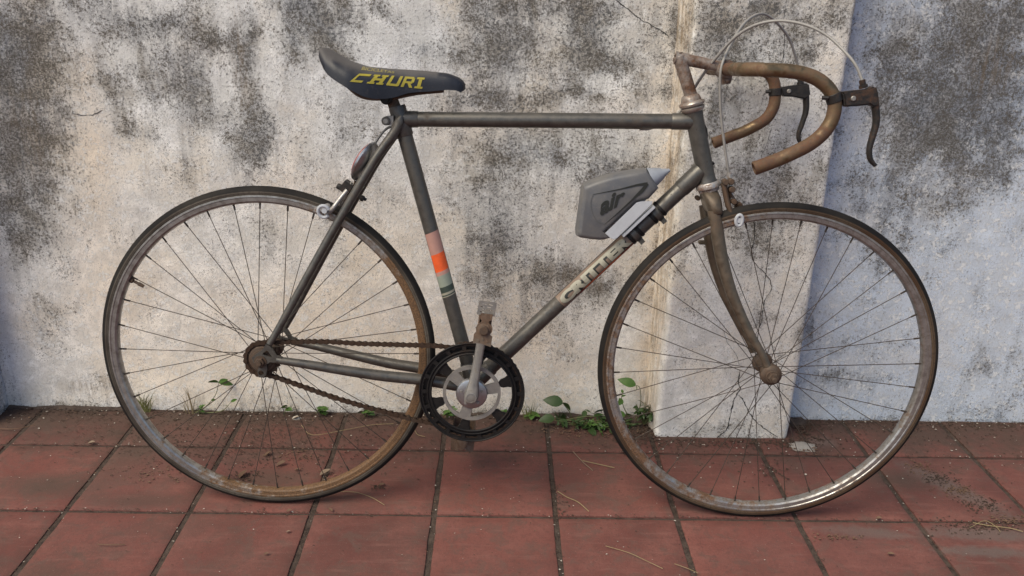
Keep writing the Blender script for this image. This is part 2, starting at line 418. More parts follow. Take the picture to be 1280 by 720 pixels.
def spline(pts, n=6):
    """Catmull-Rom through the points"""
    P = [Vector(p) for p in pts]; P = [P[0]*2-P[1]]+P+[P[-1]*2-P[-2]]; out = []
    for i in range(1, len(P)-2):
        for k in range(n):
            t = k/n; a, b, c, d = P[i-1:i+3]
            out.append(.5*((2*b)+(c-a)*t+(2*a-5*b+4*c-d)*t*t+(3*b-a-3*c+d)*t**3))
    return out+[P[-2]]
def lerp(a, b, t): return Vector(a)*(1-t)+Vector(b)*t

# ================================================================== SETTING
WALL_Y = 1.94; PIL_Y = 1.84; PX0, PX1 = .402, .734
MOULD = [(-1.088, 0.7, 0.063, 0.17, 0.95), (-1.062, 0.894, 0.07, 0.104, 0.5), (-1.037, 0.737, 0.022, 0.11, 0.5), (-1.137, 0.53, 0.084, 0.119, 0.75), (-1.005, 0.92, 0.043, 0.051, 0.5), (-0.983, 0.844, 0.028, 0.035, 0.3), (-1.133, 0.461, 0.075, 0.081, 0.55), (-1.04, 0.387, 0.034, 0.058, 0.5), (-1.102, 0.246, 0.049, 0.061, 0.6), (-1.112, 0.159, 0.068, 0.049, 0.55), (-1.028, 0.279, 0.027, 0.03, 0.3), (-1.025, 0.066, 0.065, 0.018, 0.45), (-1.24, 0.067, 0.024, 0.116, 0.45), (-0.859, 0.973, 0.095, 0.03, 0.5), (-0.763, 0.941, 0.09, 0.044, 0.85), (-0.628, 0.925, 0.052, 0.037, 0.65), (-0.569, 0.884, 0.019, 0.078, 0.8), (-0.752, 0.837, 0.074, 0.046, 0.5), (-0.676, 0.839, 0.057, 0.046, 0.5), (-0.811, 0.72, 0.04, 0.029, 0.55), (-0.86, 0.796, 0.021, 0.057, 0.4), (-0.67, 0.756, 0.058, 0.04, 0.45), (-0.575, 0.692, 0.031, 0.078, 0.8), (-0.992, 0.767, 0.021, 0.022, 0.4), (-0.723, 0.652, 0.026, 0.076, 0.3), (-0.414, 0.978, 0.059, 0.04, 0.85), (-0.365, 0.946, 0.045, 0.044, 0.75), (-0.454, 0.917, 0.028, 0.041, 0.7), (-0.263, 0.988, 0.035, 0.023, 0.7), (-0.322, 0.896, 0.028, 0.024, 0.4), (-0.156, 0.905, 0.071, 0.021, 0.5), (-0.042, 0.98, 0.052, 0.067, 0.6), (-0.017, 0.896, 0.044, 0.073, 0.75), (-0.093, 0.8, 0.076, 0.032, 0.55), (-0.549, 0.706, 0.018, 0.074, 0.7), (-0.334, 0.736, 0.04, 0.048, 0.35), (-0.433, 0.667, 0.029, 0.03, 0.4), (-0.0, 0.663, 0.041, 0.076, 0.55), (-0.185, 0.98, 0.035, 0.023, 0.35), (0.091, 0.996, 0.087, 0.033, 0.6), (0.189, 0.962, 0.049, 0.071, 0.8), (0.051, 0.935, 0.035, 0.069, 0.5), (0.371, 0.978, 0.026, 0.064, 0.75), (0.261, 0.907, 0.064, 0.035, 0.7), (0.148, 0.869, 0.036, 0.053, 0.45), (0.183, 0.818, 0.047, 0.021, 0.5), (0.028, 0.796, 0.076, 0.029, 0.55), (0.11, 0.692, 0.111, 0.049, 0.55), (0.255, 0.644, 0.067, 0.042, 0.75), (0.401, 0.936, 0.016, 0.086, 0.5), (0.315, 0.837, 0.036, 0.025, 0.25), (0.39, 0.803, 0.018, 0.036, 0.4), (-0.544, 0.463, 0.042, 0.073, 0.65), (-0.386, 0.426, 0.048, 0.074, 0.5), (-0.42, 0.505, 0.038, 0.04, 0.35), (-0.007, 0.513, 0.057, 0.084, 0.65), (-0.036, 0.422, 0.05, 0.062, 0.65), (-0.044, 0.348, 0.051, 0.038, 0.6), (-0.213, 0.453, 0.029, 0.03, 0.25), (-0.117, 0.57, 0.056, 0.039, 0.25), (0.036, 0.46, 0.069, 0.086, 0.75), (0.133, 0.38, 0.07, 0.052, 0.9), (0.248, 0.351, 0.09, 0.042, 0.9), (0.34, 0.376, 0.039, 0.063, 0.55), (0.395, 0.467, 0.019, 0.103, 0.45), (0.145, 0.594, 0.056, 0.039, 0.35), (0.211, 0.202, 0.064, 0.058, 0.25), (0.125, 0.114, 0.061, 0.046, 0.15), (0.332, 0.617, 0.026, 0.077, 0.4), (-0.701, 0.515, 0.047, 0.03, 0.3), (-0.646, 0.461, 0.028, 0.061, 0.3), (-0.84, 0.457, 0.027, 0.02, 0.2), (-0.909, 0.228, 0.039, 0.022, 0.15), (0.989, 0.949, 0.107, 0.086, 0.65), (1.1, 0.909, 0.072, 0.074, 0.9), (0.866, 0.916, 0.032, 0.045, 0.6), (0.945, 0.842, 0.084, 0.072, 0.65), (1.067, 0.825, 0.11, 0.094, 0.8), (1.031, 0.744, 0.096, 0.046, 0.8), (0.918, 0.769, 0.037, 0.055, 0.5), (1.165, 0.741, 0.056, 0.078, 0.75), (1.117, 1.006, 0.035, 0.042, 0.65), (0.834, 0.635, 0.041, 0.038, 0.45), (1.171, 0.659, 0.049, 0.03, 0.5), (0.993, 1.023, 0.053, 0.017, 0.3), (0.847, 0.579, 0.023, 0.059, 0.5), (0.931, 0.431, 0.051, 0.054, 0.65), (1.081, 0.464, 0.058, 0.066, 0.45), (1.16, 0.634, 0.057, 0.05, 0.4), (0.898, 0.336, 0.052, 0.026, 0.4), (0.904, 0.116, 0.082, 0.03, 0.55), (0.787, 0.28, 0.026, 0.061, 0.7), (1.257, 0.156, 0.062, 0.059, 0.6), (1.148, 0.086, 0.052, 0.046, 0.35), (1.229, 0.374, 0.052, 0.029, 0.4), (0.988, 0.493, 0.029, 0.086, 0.35), (1.33, 0.066, 0.042, 0.047, 0.3), (0.939, 0.492, 0.058, 0.123, 0.5), (0.924, 0.239, 0.081, 0.066, 0.35), (1.057, 0.285, 0.05, 0.132, 0.3), (1.228, 0.289, 0.08, 0.088, 0.4), (1.231, 0.04, 0.126, 0.033, 0.5), (0.918, 0.035, 0.083, 0.033, 0.45), (0.937, 0.61, 0.027, 0.098, 0.5), (1.069, 0.613, 0.038, 0.078, 0.4), (-0.835, 0.186, 0.079, 0.067, 0.25), (-0.339, 0.173, 0.12, 0.067, 0.25), (-0.627, 0.297, 0.078, 0.064, 0.25), (-0.119, 0.087, 0.102, 0.046, 0.3), (0.12, 0.268, 0.119, 0.087, 0.35), (-0.897, 0.456, 0.038, 0.061, 0.3), (-0.267, 0.547, 0.056, 0.059, 0.3), (0.04, 0.267, 0.04, 0.109, 0.4), (-0.447, 0.035, 0.184, 0.023, 0.4), (0.21, 0.046, 0.124, 0.028, 0.35)]
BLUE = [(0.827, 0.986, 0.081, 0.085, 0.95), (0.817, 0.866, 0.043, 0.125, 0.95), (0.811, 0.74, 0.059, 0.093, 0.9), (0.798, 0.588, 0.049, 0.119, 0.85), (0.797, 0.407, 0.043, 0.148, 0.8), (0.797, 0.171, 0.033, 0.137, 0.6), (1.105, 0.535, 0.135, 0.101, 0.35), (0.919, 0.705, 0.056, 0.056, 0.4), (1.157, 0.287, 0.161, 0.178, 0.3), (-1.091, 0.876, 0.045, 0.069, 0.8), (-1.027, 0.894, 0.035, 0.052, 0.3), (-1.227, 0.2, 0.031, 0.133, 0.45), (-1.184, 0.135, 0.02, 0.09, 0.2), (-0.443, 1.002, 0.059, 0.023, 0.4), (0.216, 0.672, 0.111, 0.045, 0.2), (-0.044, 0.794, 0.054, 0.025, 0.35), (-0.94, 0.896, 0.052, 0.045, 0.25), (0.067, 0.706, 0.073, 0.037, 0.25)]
WARM = [(-0.91, 0.842, 0.025, 0.053, 0.6), (-0.92, 0.62, 0.044, 0.115, 0.8), (-0.617, 0.19, 0.459, 0.228, 0.55), (-0.949, 0.354, 0.089, 0.192, 0.65), (0.418, 0.926, 0.018, 0.25, 0.9), (0.421, 0.58, 0.025, 0.263, 0.95), (0.411, 0.164, 0.03, 0.305, 0.95), (0.149, 0.516, 0.057, 0.08, 0.35), (-0.342, 0.565, 0.112, 0.078, 0.35), (0.144, 0.159, 0.182, 0.16, 0.45), (-0.118, 0.177, 0.181, 0.182, 0.5), (-0.489, 0.6, 0.074, 0.117, 0.35), (-0.291, 0.407, 0.116, 0.125, 0.45), (-0.66, 0.902, 0.07, 0.034, 0.25), (0.264, 0.783, 0.055, 0.036, 0.3), (-0.098, 0.665, 0.074, 0.114, 0.2), (-1.001, 0.945, 0.035, 0.102, 0.25)]
DRIP = [(0.422, 0.926, 0.018, 0.288, 1.0), (0.421, 0.58, 0.023, 0.306, 1.0), (0.409, 0.186, 0.028, 0.327, 0.9), (-0.576, 0.87, 0.014, 0.124, 0.6), (-1.025, 0.066, 0.073, 0.021, 0.8), (-1.061, 0.7, 0.054, 0.15, 0.35), (0.251, 0.397, 0.136, 0.042, 0.5), (-0.783, 0.029, 0.245, 0.019, 0.4), (1.1, 0.909, 0.054, 0.052, 0.5), (-0.815, 0.65, 0.015, 0.076, 0.4), (-0.714, 0.652, 0.015, 0.095, 0.35)]
P_MOULD = [(0.547, 1.021, 0.033, 0.025, 0.95), (0.465, 0.968, 0.043, 0.068, 0.6), (0.545, 0.938, 0.054, 0.059, 0.4), (0.629, 0.94, 0.034, 0.082, 0.35), (0.471, 0.837, 0.027, 0.051, 0.35), (0.465, 0.734, 0.025, 0.071, 0.45), (0.573, 0.573, 0.061, 0.076, 0.5), (0.652, 0.589, 0.054, 0.026, 0.4), (0.603, 0.33, 0.023, 0.025, 0.6), (0.624, 0.46, 0.037, 0.047, 0.35), (0.491, 0.317, 0.026, 0.062, 0.25), (0.731, 0.26, 0.017, 0.093, 0.5), (0.521, 0.027, 0.123, 0.032, 0.45), (0.703, 1.005, 0.023, 0.048, 0.4), (0.487, 0.17, 0.023, 0.043, 0.3), (0.541, 0.458, 0.018, 0.023, 0.3), (0.611, 0.665, 0.025, 0.047, 0.3)]
P_BLUE = [(0.575, 0.554, 0.08, 0.084, 0.5), (0.476, 0.871, 0.044, 0.084, 0.2), (0.629, 0.755, 0.042, 0.088, 0.3), (0.647, 0.279, 0.076, 0.127, 0.12), (0.487, 0.699, 0.035, 0.072, 0.25)]
def field(lst, X, Z, wx, wz):
    t = np.zeros_like(X)
    for (x, z, rx, rz, s) in lst:
        d = ((X+wx-x)/rx)**2+((Z+wz-z)/rz)**2
        t = 1-(1-t)*(1-s*np.exp(-d*.75))
    return t
def warp(X, Z, sc, amp, seed):
    a = np.array([noise.noise_vector((x*sc, z*sc, seed)) for x, z in zip(X.ravel(), Z.ravel())])
    return (a[:, 0]*amp).reshape(X.shape), (a[:, 2]*amp).reshape(X.shape), a[:, 1].reshape(X.shape)
def grid_mesh(name, P, attrs, mat, parent=None):
    nz, nx = P.shape[:2]
    me = bpy.data.meshes.new(name)
    idx = np.arange(nz*nx).reshape(nz, nx)
    F = np.stack([idx[:-1, :-1], idx[:-1, 1:], idx[1:, 1:], idx[1:, :-1]], -1).reshape(-1, 4)
    me.from_pydata([tuple(v) for v in P.reshape(-1, 3).tolist()], [], F.tolist())
    for k, a in attrs.items():
        at = me.attributes.new(k, 'FLOAT', 'POINT'); at.data.foreach_set('value', a.astype(np.float32).ravel())
    me.materials.append(mat); me.shade_smooth()
    o = bpy.data.objects.new(name, me); COL.objects.link(o)
    if parent: o.parent = parent
    return o
WALL = tag(empty('plaster_wall', (0, WALL_Y, 0)), 'old limewashed plaster wall with grey mould stains behind the bicycle', 'wall')
xs = np.concatenate([np.linspace(-6, -1.5, 40)[:-1], np.arange(-1.5, 1.5, .009), np.linspace(1.5, 6, 40)])
zs = np.concatenate([np.arange(-.06, 1.16, .009), np.linspace(1.16, 2.3, 40)])
X, Z = np.meshgrid(xs, zs)
wx, wz, wn = warp(X, Z, 9, .035, 3.1); wx2, wz2, wn2 = warp(X, Z, 30, .014, 9.4)
_, _, und = warp(X, Z, 2.5, 1, 5.5); _, _, wide = warp(X, Z, 3.0, 1, 15.5)
Y = und*.006+wn*.0025+wn2*.001
mould = field(MOULD, X, Z, wx+wx2, wz+wz2)
out = (np.abs(X) > 1.3) | (Z > 1.1)
gen = np.clip(.45+wide*.9, 0, 1)
mould = np.where(np.abs(X) > 1.3, np.clip(gen*np.clip((np.abs(X)-1.25)*5, 0, 1)+mould, 0, 1), mould)
mould = np.where(Z > 1.08, np.clip(mould+gen*np.clip((Z-1.05)*6, 0, 1), 0, 1), mould)
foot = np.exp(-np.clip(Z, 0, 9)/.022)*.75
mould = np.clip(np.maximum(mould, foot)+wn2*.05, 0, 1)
P = np.stack([X, Y, Z], -1)
face = grid_mesh('plaster_face', P, dict(mould=mould, blue=np.maximum(field(BLUE, X, Z, wx+wx2, wz+wz2), .9*(X > .6)+.25*np.clip(wide+.1, 0, 1)*(Z > .45)), warm=field(WARM, X, Z, wx*.7, wz*.7), drip=field(DRIP, X, Z, wx2, wz2)), M_WALL, WALL)  # besides blue limewash, an even blue paints cool shade right of the pilaster
b = MB(); b.box((0, .14, 1.1), 12, .2, 2.39)
o = b.build('wall_core', M_WALL, WALL)
b = MB(); b.box((0, .10, 2.36), 12.1, .36, .09); b.build('coping', M_WALL, WALL, bevel=.01)
for k, (x0, x1) in enumerate(((PX0, PX1), (-1.58, -1.246))):
    prof = [(x0-.018, .015)]+[(x0-.018+.012*t, .0-.09*t) for t in (0, .25, .5, .75)]
    r = .012
    prof = [(x0-.016+.016*t, .012-.100*t) for t in np.linspace(0, 1, 12)]
    prof += [(x0+r-r*math.cos(a), -.088-r*math.sin(a)) for a in np.linspace(.2, math.pi/2, 5)]
    prof += [(x, -.100) for x in np.arange(x0+r+.006, x1-r-.004, .0075)]
    prof += [(x1-r+r*math.sin(a), -.088-r*math.cos(a)) for a in np.linspace(0, math.pi/2, 5)]
    prof += [(x1+.004*t, -.088+.100*t) for t in np.linspace(.1, 1, 10)]
    zz = np.concatenate([np.arange(-.03, 1.16, .009), np.linspace(1.16, 2.3, 40)])
    px = np.array([q[0] for q in prof]); py = np.array([q[1] for q in prof])
    Xp, Zp = np.meshgrid(px, zz); Yp = np.repeat(py[None], len(zz), 0)
    wx, wz, wn = warp(Xp+Yp*1.3, Zp, 9, .03, 23.1); wx2, wz2, wn2 = warp(Xp+Yp*2, Zp, 34, .012, 29.4)
    _, _, und = warp(Xp, Zp, 3, 1, 45.5)
    side = np.clip((-.086-Yp)*-60, 0, 1)*(Xp < x0+.02)
    far = np.clip((-.086-Yp)*-60, 0, 1)*(Xp > x1-.02)
    Pp = np.stack([Xp+wn2*.0025+wn*.003*(side+far), Yp+und*.004+wn*.002+wn2*.001, Zp], -1)
    mo = np.clip(field(P_MOULD, Xp-(0 if k == 0 else x0-PX0), Zp, wx+wx2, wz+wz2)*(1-side*.4)+.13+.2*np.clip(wn, 0, 1)+.25*np.clip(wn+.2, 0, 1)*side, 0, 1)
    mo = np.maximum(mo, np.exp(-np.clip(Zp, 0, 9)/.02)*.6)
    mo = np.where(Zp > 1.08, np.clip(mo+.4*np.clip((Zp-1.05)*6, 0, 1), 0, 1), mo)
    if k: mo = np.clip(mo+.45, 0, 1)
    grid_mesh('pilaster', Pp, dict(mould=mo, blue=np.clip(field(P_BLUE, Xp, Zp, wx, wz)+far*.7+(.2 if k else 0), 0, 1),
        warm=np.clip(side*(.65+wn*.6)+.1, 0, 1), drip=np.clip(side*(.9+wn2), 0, 1)), M_WALL, WALL)  # warm left face and blue far face carry sunlight and shade in colour
# cracks in the pilaster and the plaster
def crack(pts, w, y, depth_dir=-1):
    P = spline([(x, y, z) for x, z in pts], 5); b = MB(); n = len(P)
    rnd = random.Random(len(pts)*7+int(w*1e5))
    vs = []
    for i, p in enumerate(P):
        t = (P[min(i+1, n-1)]-P[max(i-1, 0)]).normalized(); s = Vector((-t.z, 0, t.x))
        ww = w*(.35+.9*rnd.random())*(.35 if i in (0, n-1) else 1)
        j = Vector((rnd.uniform(-1, 1), 0, rnd.uniform(-1, 1)))*.0012
        vs += [p+s*ww+j, p+j+Vector((0, .0008, 0)), p-s*ww+j]
    fs = []
    for i in range(n-1):
        a = i*3; fs += [(a, a+1, a+4, a+3), (a+1, a+2, a+5, a+4)]
    b.add(vs, fs)
    return b
# (laid onto the plaster by a ray cast, so it follows its waves)
deps = bpy.context.evaluated_depsgraph_get(); deps.update()
pil = bpy.data.objects['pilaster']; wl_bvh = BVHTree.FromPolygons([tuple(v.co) for v in face.data.vertices], [tuple(p.vertices) for p in face.data.polygons])
pl_bvh = BVHTree.FromPolygons([tuple(v.co) for v in pil.data.vertices], [tuple(p.vertices) for p in pil.data.polygons])
def lay(b, bvh, off):
    vs = []
    for v in b.v:
        h = bvh.ray_cast(Vector((v[0], -1, v[2])), Vector((0, 1, 0)))
        vs.append((v[0], (h[0].y if h[0] else v[1])-off, v[2]))
    b.v = vs; return b
C1 = [(0.575, 0.573), (0.584, 0.526), (0.582, 0.482), (0.599, 0.455), (0.626, 0.43), (0.639, 0.401), (0.629, 0.377), (0.624, 0.344), (0.626, 0.316), (0.616, 0.282), (0.61, 0.257)]
C2 = [(0.589, 0.189), (0.591, 0.155), (0.597, 0.14), (0.587, 0.113), (0.583, 0.089), (0.581, 0.062), (0.578, 0.028), (0.565, 0.01), (0.552, -0.004)]
C3 = [(0.589, 0.124), (0.606, 0.111), (0.621, 0.085), (0.641, 0.054), (0.663, 0.034), (0.688, 0.017), (0.707, 0.005)]
C4 = [(0.585, 0.99), (0.593, 0.963), (0.595, 0.939), (0.596, 0.91)]
C5 = [(0.539, 0.294), (0.552, 0.261), (0.572, 0.236), (0.588, 0.202)]
C6 = [(0.592, 0.771), (0.585, 0.733), (0.577, 0.708), (0.585, 0.69)]
for pts, w in ((C1, .0010), (C2, .0014), (C3, .0013), (C4, .0007), (C5, .0005), (C6, .0005)):
    lay(crack(pts, w, -.1), pl_bvh, .0008).build('crack', M_CRACK, WALL, fix=False)
D1 = [(0.248, 1.023), (0.276, 1.004), (0.298, 0.988), (0.325, 0.975), (0.351, 0.962), (0.37, 0.949)]
D2 = [(-0.965, 0.756), (-0.938, 0.75), (-0.913, 0.752), (-0.893, 0.762)]
D3 = [(0.118, 0.815), (0.135, 0.826), (0.157, 0.83), (0.183, 0.838)]
D4 = [(0.802, 0.505), (0.822, 0.52), (0.846, 0.494), (0.882, 0.487), (0.905, 0.467)]
for pts, w in ((D1, .0009), (D2, .0008), (D3, .0005), (D4, .0005)):
    lay(crack(pts, w, 0), wl_bvh, .0008).build('crack', M_CRACK, WALL, fix=False)

# ground sheet, tiles
def sheet(name, x0, x1, y0, y1, z, mat):
    b = MB(); b.add([(x0, y0, z), (x1, y0, z), (x1, y1, z), (x0, y1, z)], [(0, 1, 2, 3)])
    o = b.build(name, mat, fix=False); o['kind'] = 'structure'; return o
sheet('ground', -60, 60, -60, 60, -.0042, M_SOIL)
pave = empty('pavement', (0, 0, 0)); pave['kind'] = 'structure'
X0, S, Y0 = [-0.1226, 0.257, 1.7647]
tile_meshes = []
def tile_mesh(w, h, seed):
    rnd = random.Random(seed); b = MB(); nx = 9; ny = max(3, int(9*h/w))
    hw, hh = w/2, h/2; vs = []; rows = []
    g = .0042; edge = [(-1, 0, .009), (-1, .0006, .0018), ]
    us = [-hw, -hw+.0012, -hw+.004]+[-hw+w*k/nx for k in range(1, nx)]+[hw-.004, hw-.0012, hw]
    ws = [-hh, -hh+.0012, -hh+.004]+[-hh+h*k/ny for k in range(1, ny)]+[hh-.004, hh-.0012, hh]
    for j, y in enumerate(ws):
        for i, x in enumerate(us):
            e = min(i, j, len(us)-1-i, len(ws)-1-j)
            z = 0
            if e == 0: z = -.010
            elif e == 1: z = -.0016
            elif e == 2: z = -.0003
            xx, yy = x, y
            if e <= 2:
                jit = noise.noise((x*45, y*45, seed*3.3))*.0026+noise.noise((x*170, y*170, seed*1.3))*.0016
                xx -= math.copysign(abs(jit), x) if abs(abs(x)-hw) < .005 else 0
                yy -= math.copysign(abs(jit), y) if abs(abs(y)-hh) < .005 else 0
            else: z += noise.noise((x*14, y*14, seed*2.1))*.0005
            vs.append((xx, yy, z))
    n = len(us); fs = [(j*n+i, j*n+i+1, (j+1)*n+i+1, (j+1)*n+i) for j in range(len(ws)-1) for i in range(n-1)]
    b.add(vs, fs); me = bpy.data.meshes.new('tile'); me.from_pydata(b.v, [], b.f); me.materials.append(M_TILE); me.shade_smooth(); me.set_sharp_from_angle(angle=rad(40))
    return me
GX, GY = .0085, .0045
full = [tile_mesh(S-GX, S-GY, k+1) for k in range(6)]
last = [tile_mesh(S-GX, 1.985-Y0-GY, k+11) for k in range(4)]
rt = random.Random(5)
for j in range(-7, 1):
    for i in range(-11, 12):
        if j == 0: me = rt.choice(last); y = (Y0+1.985)/2
        else: me = rt.choice(full); y = Y0+(j+.5)*S
        o = bpy.data.objects.new('tile', me); COL.objects.link(o); o.parent = pave
        o.location = (X0+(i+.5)*S, y, rt.uniform(-.001, .001))
        o.rotation_euler = (rt.uniform(-.002, .002), rt.uniform(-.002, .002), rt.choice((0, math.pi)) if j else 0)
# everything outside the visible floor
for (a, b_, c_, d_) in ((X0-60, X0-11*S, -30, 1.98), (X0+12*S, X0+60, -30, 1.98), (X0-11*S, X0+12*S, -30, Y0-7*S)):
    b = MB(); b.add([(a, c_, 0), (b_, c_, 0), (b_, d_, 0), (a, d_, 0)], [(0, 1, 2, 3)]); b.build('paving_sheet', M_TILE, pave, fix=False)

# ================================================================== BICYCLE
BIKE = empty('bicycle')
BIKE.matrix_world = Matrix([[*r] for r in zip(*[(0.9997, -0.0239, 0.0), (0.0238, 0.994, -0.1072), (0.0026, 0.1072, 0.9942)])]).to_4x4()
BIKE.location = (-0.4624, 1.5475, 0.0001)
tag(BIKE, 'old rusty bronze-grey road bicycle with drop handlebars leaning on the wall', 'bicycle')
RH = .34
def mir(p): return (p[0], -p[1], p[2])
def circ(R, n, off=0): return [(R*math.cos(2*math.pi*(k+off)/n), R*math.sin(2*math.pi*(k+off)/n)) for k in range(n)]

def wheel(center, basis, mt, mr, phase, rear):
    w = empty('wheel', (0, 0, 0), BIKE)
    m = Matrix([[*r] for r in zip(*basis)]).to_4x4(); m.translation = Vector(center); w.matrix_local = m
    # tyre
    b = MB(); N = 128; vs = []; fs = []; K = 14; rc = .3275
    for i in range(N):
        a = 2*math.pi*i/N; c, s = math.cos(a), math.sin(a)
        for k in range(K):
            t = 2*math.pi*k/K; ct = math.cos(t)
            rr = rc+.0125*ct*(1.0 if ct > 0 else .82); y = .0122*math.sin(t)
            vs.append((rr*c, y, rr*s))
    for i in range(N):
        for k in range(K): fs.append((i*K+k, i*K+(k+1) % K, ((i+1) % N)*K+(k+1) % K, ((i+1) % N)*K+k))
    b.add(vs, fs); b.build('tyre', mt, w, smooth=60)
    # rim profile (r, y)
    b = MB(); prof = [(.3225, -.0118), (.3235, -.0105), (.3200, -.0098), (.3200, .0098), (.3235, .0105), (.3225, .0118), (.3195, .0120), (.3185, .0108), (.3110, .0104), (.3080, .0080), (.3065, .004), (.3060, 0), (.3065, -.004), (.3080, -.0080), (.3110, -.0104), (.3185, -.0108), (.3195, -.0120)]
    K = len(prof); vs = []; fs = []
    for i in range(N):
        a = 2*math.pi*i/N; c, s = math.cos(a), math.sin(a)
        for r, y in prof: vs.append((r*c, y, r*s))
    for i in range(N):
        for k in range(K): fs.append((i*K+k, i*K+(k+1) % K, ((i+1) % N)*K+(k+1) % K, ((i+1) % N)*K+k))
    b.add(vs, fs); b.build('rim', mr, w, smooth=30)
    # hub
    b = MB(); fl = .021; fy = .031 if not rear else .028
    ax = (0, 1, 0)
    if rear: b._lathe(Vector((0, 0, 0)), Vector(ax), [(-.024, .010), (-.026, fl), (-.022, fl), (-.019, .013), (0, .0105), (.028, .013), (.031, fl), (.035, fl), (.036, .012), (.050, .010), (.050, .006), (.064, .006)], 28)
    else: b._lathe(Vector((0, 0, 0)), Vector(ax), [(-.044, .010), (-.036, .012), (-.033, fl), (-.029, fl), (-.026, .013), (0, .011), (.026, .013), (.029, fl), (.033, fl), (.036, .012), (.044, .010)], 28)
    b.build('hub', M_RUSTY, w, smooth=40)
    ya, yb = (-.024, .033) if rear else (-.031, .031)
    # one spoke along +Z, shared
    Ls = 1.0; sm = MB()
    sm.tube([(0, 0, 0), (0, 0, 1)], [.00082, .00082], 5)
    sm.cyl((0, 0, .957), (0, 0, 1.0), .0019, 6)
    me = sm.build('spoke', M_SPOKE, None, smooth=60); base = me.data; bpy.data.objects.remove(me)
    for k in range(36):
        side = ya if k % 2 == 0 else yb
        a = phase+2*math.pi*k/36
        grp = (k//2) % 2; d = 1 if grp == 0 else -1
        j = (k//2); fa = a+d*rad(58)
        A = Vector((fl*.86*math.cos(fa), side+(.002 if (grp) else -.002), fl*.86*math.sin(fa))); B = Vector((.3078*math.cos(a), side*.06, .3078*math.sin(a)))
        v = B-A; q = v.to_track_quat('Z', 'Y').to_matrix().to_4x4(); sc = Matrix.Diagonal((1, 1, v.length, 1)); mm = q @ sc; mm.translation = A
        o = bpy.data.objects.new('spoke', base); COL.objects.link(o); o.parent = w; o.matrix_local = mm
    return w
RW = wheel((0, 0, RH), [(1, 0, 0), (0, 1, 0), (0, 0, 1)], M_TYRE_R, M_RIM_R, rad(90.6), True)
FW = wheel((1.0103, -0.0169, 0.3393), [(0.9999, -0.0144, -0.0016), (0.0145, 0.9991, 0.0399), (0.001, -0.0399, 0.9992)], M_TYRE_F, M_RIM_F, rad(83.8), False)
# valve stem and spoke card
va = math.atan2(*(0.13889999999999997, -0.2613))
b = MB(); d = Vector((math.cos(va), 0, math.sin(va)))
b.cyl(d*.308, d*.285, .003, 8); b.cyl(d*.290, d*.279, .0042, 8, .0035); b.cyl(d*.308, d*.302, .006, 6); b.build('valve', M_RUSTY, RW)

FR = empty('frame', (0, 0, 0), BIKE)
def part(b, name, mat, parent=None, **k): return b.build(name, mat, parent or BIKE, **k)
ST_T = Vector((0.2701, 0.0, 0.8227)); BBc = Vector((0.4179, 0.0, 0.2829)); HT_T = Vector((0.8262, 0.0, 0.8455)); HT_B = Vector((0.8657, 0.0, 0.7055))
TT_F = Vector((0.8249, 0.0, 0.8231)); TT_R = Vector((0.2746, 0.0, 0.8139)); DT_T = Vector((0.8505, 0.0, 0.7313)); REAR = Vector((0, 0, RH))
b = MB(); b.cyl(TT_R, TT_F, .0143, 24); part(b, 'top_tube', M_FRAME, FR)
SD = (ST_T-BBc).normalized()
b = MB(); b.cyl(BBc, ST_T, .0146, 24); part(b, 'seat_tube', M_FRAME, FR)
DD = (DT_T-BBc).normalized()
b = MB(); b.cyl(BBc, DT_T, .0158, 24); part(b, 'down_tube', M_FRAME, FR)
HD = (HT_T-HT_B).normalized()
b = MB(); b._lathe(HT_B, HD, [(0, .0195), (.004, .0195), (.008, .0172), (.02, .0168), (.13, .0168), ((HT_T-HT_B).length-.006, .0175), ((HT_T-HT_B).length, .018)], 28)
part(b, 'head_tube', M_FRAME, FR)
# lugs: sleeves slightly wider than the tubes
b = MB()
TD = (TT_F-TT_R).normalized()
b._lathe(TT_F, -TD, [(0, .0158), (.036, .0156), (.038, .0146)], 24)
b._lathe(DT_T, -DD, [(0, .0174), (.050, .0171), (.053, .0160)], 24)
b._lathe(TT_R, TD, [(0, .016), (.030, .0156), (.032, .0146)], 24)
b._lathe(ST_T-SD*.042, SD, [(0, .0150), (.002, .0162), (.054, .0165), (.058, .0155)], 24)
b._lathe(BBc, SD, [(0, .0165), (.045, .0162), (.047, .0148)], 24)
b._lathe(BBc, DD, [(0, .0178), (.05, .0174), (.052, .0160)], 24)
part(b, 'lug', M_FRAME, FR, split=True)
b = MB(); b.cyl(BBc+Vector((0, -.036, 0)), BBc+Vector((0, .036, 0)), .0205, 28, bev=.002); part(b, 'bottom_bracket', M_FRAME, FR)
# stays
ssn = [Vector(p) for p in [(0.2735, -0.014, 0.8132), (0.2634, -0.019, 0.791), (0.229, -0.026, 0.7427), (0.1924, -0.032, 0.6818), (0.1407, -0.038, 0.5932), (0.088, -0.045, 0.4997), (0.0429, -0.053, 0.4179), (0.0187, -0.058, 0.376)]]
csn = [Vector(p) for p in [(0.0314, -0.058, 0.3431), (0.0843, -0.055, 0.3351), (0.1617, -0.047, 0.3209), (0.2401, -0.038, 0.3078), (0.3198, -0.031, 0.2989)]]+[BBc+Vector((-.012, -.024, 0))]
for pts, rr, nm in ((ssn, [.009, .0088, .0086, .0084, .0082, .0079, .0073, .0066], 'seat_stay'), (csn, [.0072, .0086, .0100, .0110, .0115, .0115], 'chain_stay')):
    for s in (0, 1):
        P = [mir(p) if s else p for p in pts]
        n = 4; R2 = [rr[i]*(1-k/n)+rr[i+1]*k/n for i in range(len(rr)-1) for k in range(n)]+[rr[-1]]
        b = MB(); b.tube(spline(P, n), R2, 16); part(b, nm, M_FRAME, FR)
